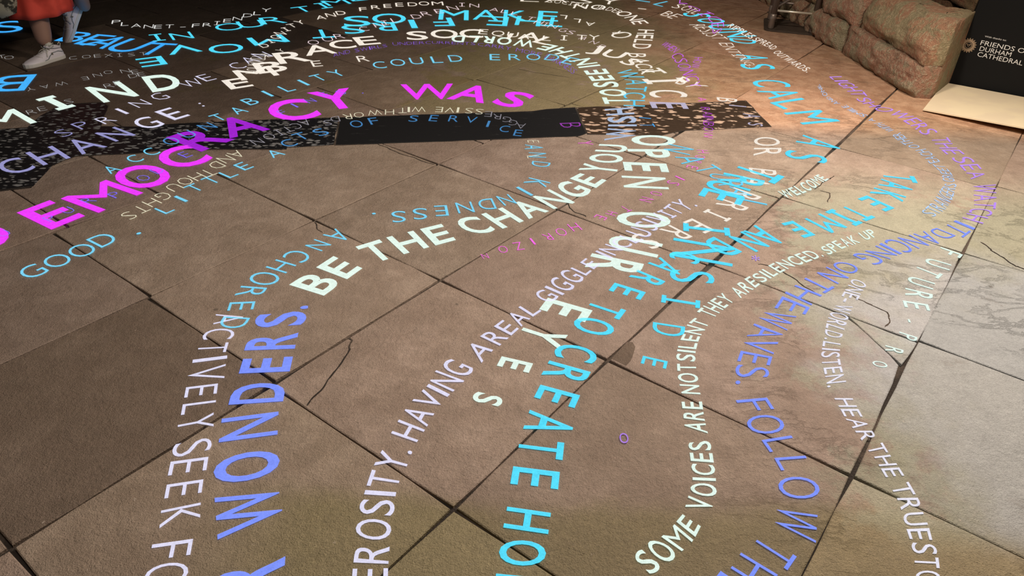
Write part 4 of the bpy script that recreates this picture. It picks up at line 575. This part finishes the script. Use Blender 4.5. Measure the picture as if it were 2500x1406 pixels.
('white projected words EQUALITY with an upside-down ALL near the top centre',(0.92, 0.84, 0.74),-0.008,1,[('c','EQUAL',[(-0.3034,5.7065,-0.2987,5.8508),(-0.1897,5.6772,-0.1826,5.8202),(-0.0772,5.6596,-0.0677,5.8018),(0.0102,5.6157,0.0215,5.756),(0.1796,5.5958,0.1944,5.7353)]),('c','iTY',[(0.313,5.6268,0.3243,5.7667),(0.4476,5.6581,0.4619,5.7993),(0.5417,5.6721,0.558,5.8139)]),('c','ALL',[(0.5559,6.2087,0.5345,6.0878),(0.453,6.2997,0.4332,6.1758),(0.3446,6.4066,0.3263,6.279)]),('c','RO',[(0.7909,5.9459,0.701,5.8835),(0.7093,5.7662,0.8343,5.9282)]),('c','ER',[(-1.3266,4.7566,-1.3776,4.876),(-1.051,4.9022,-1.0974,5.0278)])]),
('small white projected word HUMANITY tangled in the upper left lettering',(0.92, 0.84, 0.74),-0.02,1,[('s','HUMANiTY',[(-1.7417,4.5561,-1.6346,4.5618),(-1.7886,4.7656,-1.6827,4.762),(-1.8285,4.9929,-1.7345,4.9965)]),('c','EY',[(-1.6859,4.9268,-1.7396,4.9765),(-1.6375,5.0492,-1.692,5.1009)])]),
('small purple projected sentence SWIRLS UNDERCURRENTS CARRY MORE DARKNESS in a fine arch',(0.3, 0.14, 0.85),-0.03,1,[('s','AND SWIRLS',[(-1.2737,4.9746,-1.3009,5.0575),(-1.171,5.0856,-1.1973,5.1717),(-0.9569,5.2678,-0.9774,5.3383)]),('s','UNDERCURRENTS',[(-0.9217,5.3042,-0.9407,5.3865),(-0.637,5.388,-0.6453,5.4626),(-0.3399,5.3993,-0.3417,5.4746)]),('s','CARRY MORE',[(-0.3215,5.3913,-0.3201,5.4669),(-0.1136,5.3163,-0.1074,5.4117),(0.1353,5.17,0.151,5.2719)]),('s','DARKNESS',[(0.1581,5.1536,0.1887,5.257),(0.2594,4.9964,0.2995,5.0958),(0.3431,4.8106,0.3804,4.9035)])]),
('cream projected words BE REPRESENTING slanting down towards the metal stand',(0.92, 0.84, 0.74),-0.016,1,[('s','BE',[(1.1721,6.5537,1.2757,6.7118),(1.2542,6.4316,1.3827,6.5657)]),('s','RESiST',[(1.3668,6.2547,1.503,6.287),(1.4128,6.0967,1.5473,6.1583),(1.4441,5.9339,1.5844,5.9842),(1.4912,5.8366,1.6073,5.8539)]),('s','ENTiNG.',[(1.4987,5.7272,1.6129,5.744),(1.5168,5.5363,1.6126,5.55),(1.5426,5.3733,1.6263,5.3849),(1.588,5.1147,1.6526,5.1534)]),('s','EASY',[(-0.0308,6.8437,-0.0188,7.0752),(0.4457,6.8642,0.4794,7.0983),(0.8573,6.873,0.911,7.1091)]),('c','-',[(1.0289,6.688,1.0822,6.8807)]),('s','SOiL',[(1.3139,6.8584,1.4149,7.0021),(1.3847,6.7785,1.5033,6.9538),(1.4818,6.6167,1.5617,6.7183)]),('s','SOCiAL ORDER',[(0.2072,6.8539,0.228,6.9867),(0.4412,6.7695,0.4769,6.9015),(0.7197,6.6356,0.7742,6.7655),(0.8137,6.5057,0.8761,6.6324)])]),
('cyan projected letters LL at the top right of centre',(0.13, 0.66, 0.95),-0.02,1,[('c','LL',[(1.084,7.041,1.2013,7.2975),(1.199,6.901,1.3564,7.0565)])]),
('small purple projected words MEN SONG running down behind the word BY',(0.62, 0.14, 0.95),-0.02,1,[('s','WHEN',[(1.0393,5.6064,1.1038,5.7054),(1.1064,5.4108,1.1729,5.5214)]),('s','CSONCY',[(1.0714,5.3402,1.1681,5.4361),(1.081,5.1678,1.1763,5.2116),(1.079,5.0176,1.1802,5.031),(1.0835,4.8614,1.1875,4.9028),(1.0971,4.6235,1.1692,4.6711)]),('s','VOiCES',[(1.3795,7.1064,1.4557,7.1999),(1.4836,6.8442,1.5279,6.9265),(1.5272,6.6127,1.6479,6.703),(1.5728,6.417,1.6917,6.4805),(1.5449,6.1992,1.6657,6.2599),(1.5132,5.9929,1.5758,6.0419)]),('s','HOW',[(1.2418,5.3155,1.3048,5.3242),(1.1672,5.0587,1.2275,5.0667)])]),
('small white projected word WELCOME standing on a stone corner',(0.78, 0.95, 0.86),0.018,1,[('s','WELCOME',[(1.2514,3.0792,1.2355,3.1528),(1.3267,3.1266,1.3033,3.1941),(1.4259,3.2054,1.4061,3.283),(1.5327,3.3171,1.4973,3.3665)])]),
('tiny purple projected asterisk mark above the word SILENCED',(0.45, 0.3, 0.95),0,1,[('c','*',[(0.9626,2.4816,0.9755,2.5451)])]),
('small purple projected ring on the stone between CREATE and VOICES',(0.4, 0.2, 0.8),0.0,1,[('c','O',[(0.3342,1.4781,0.3359,1.5167)])]),
]
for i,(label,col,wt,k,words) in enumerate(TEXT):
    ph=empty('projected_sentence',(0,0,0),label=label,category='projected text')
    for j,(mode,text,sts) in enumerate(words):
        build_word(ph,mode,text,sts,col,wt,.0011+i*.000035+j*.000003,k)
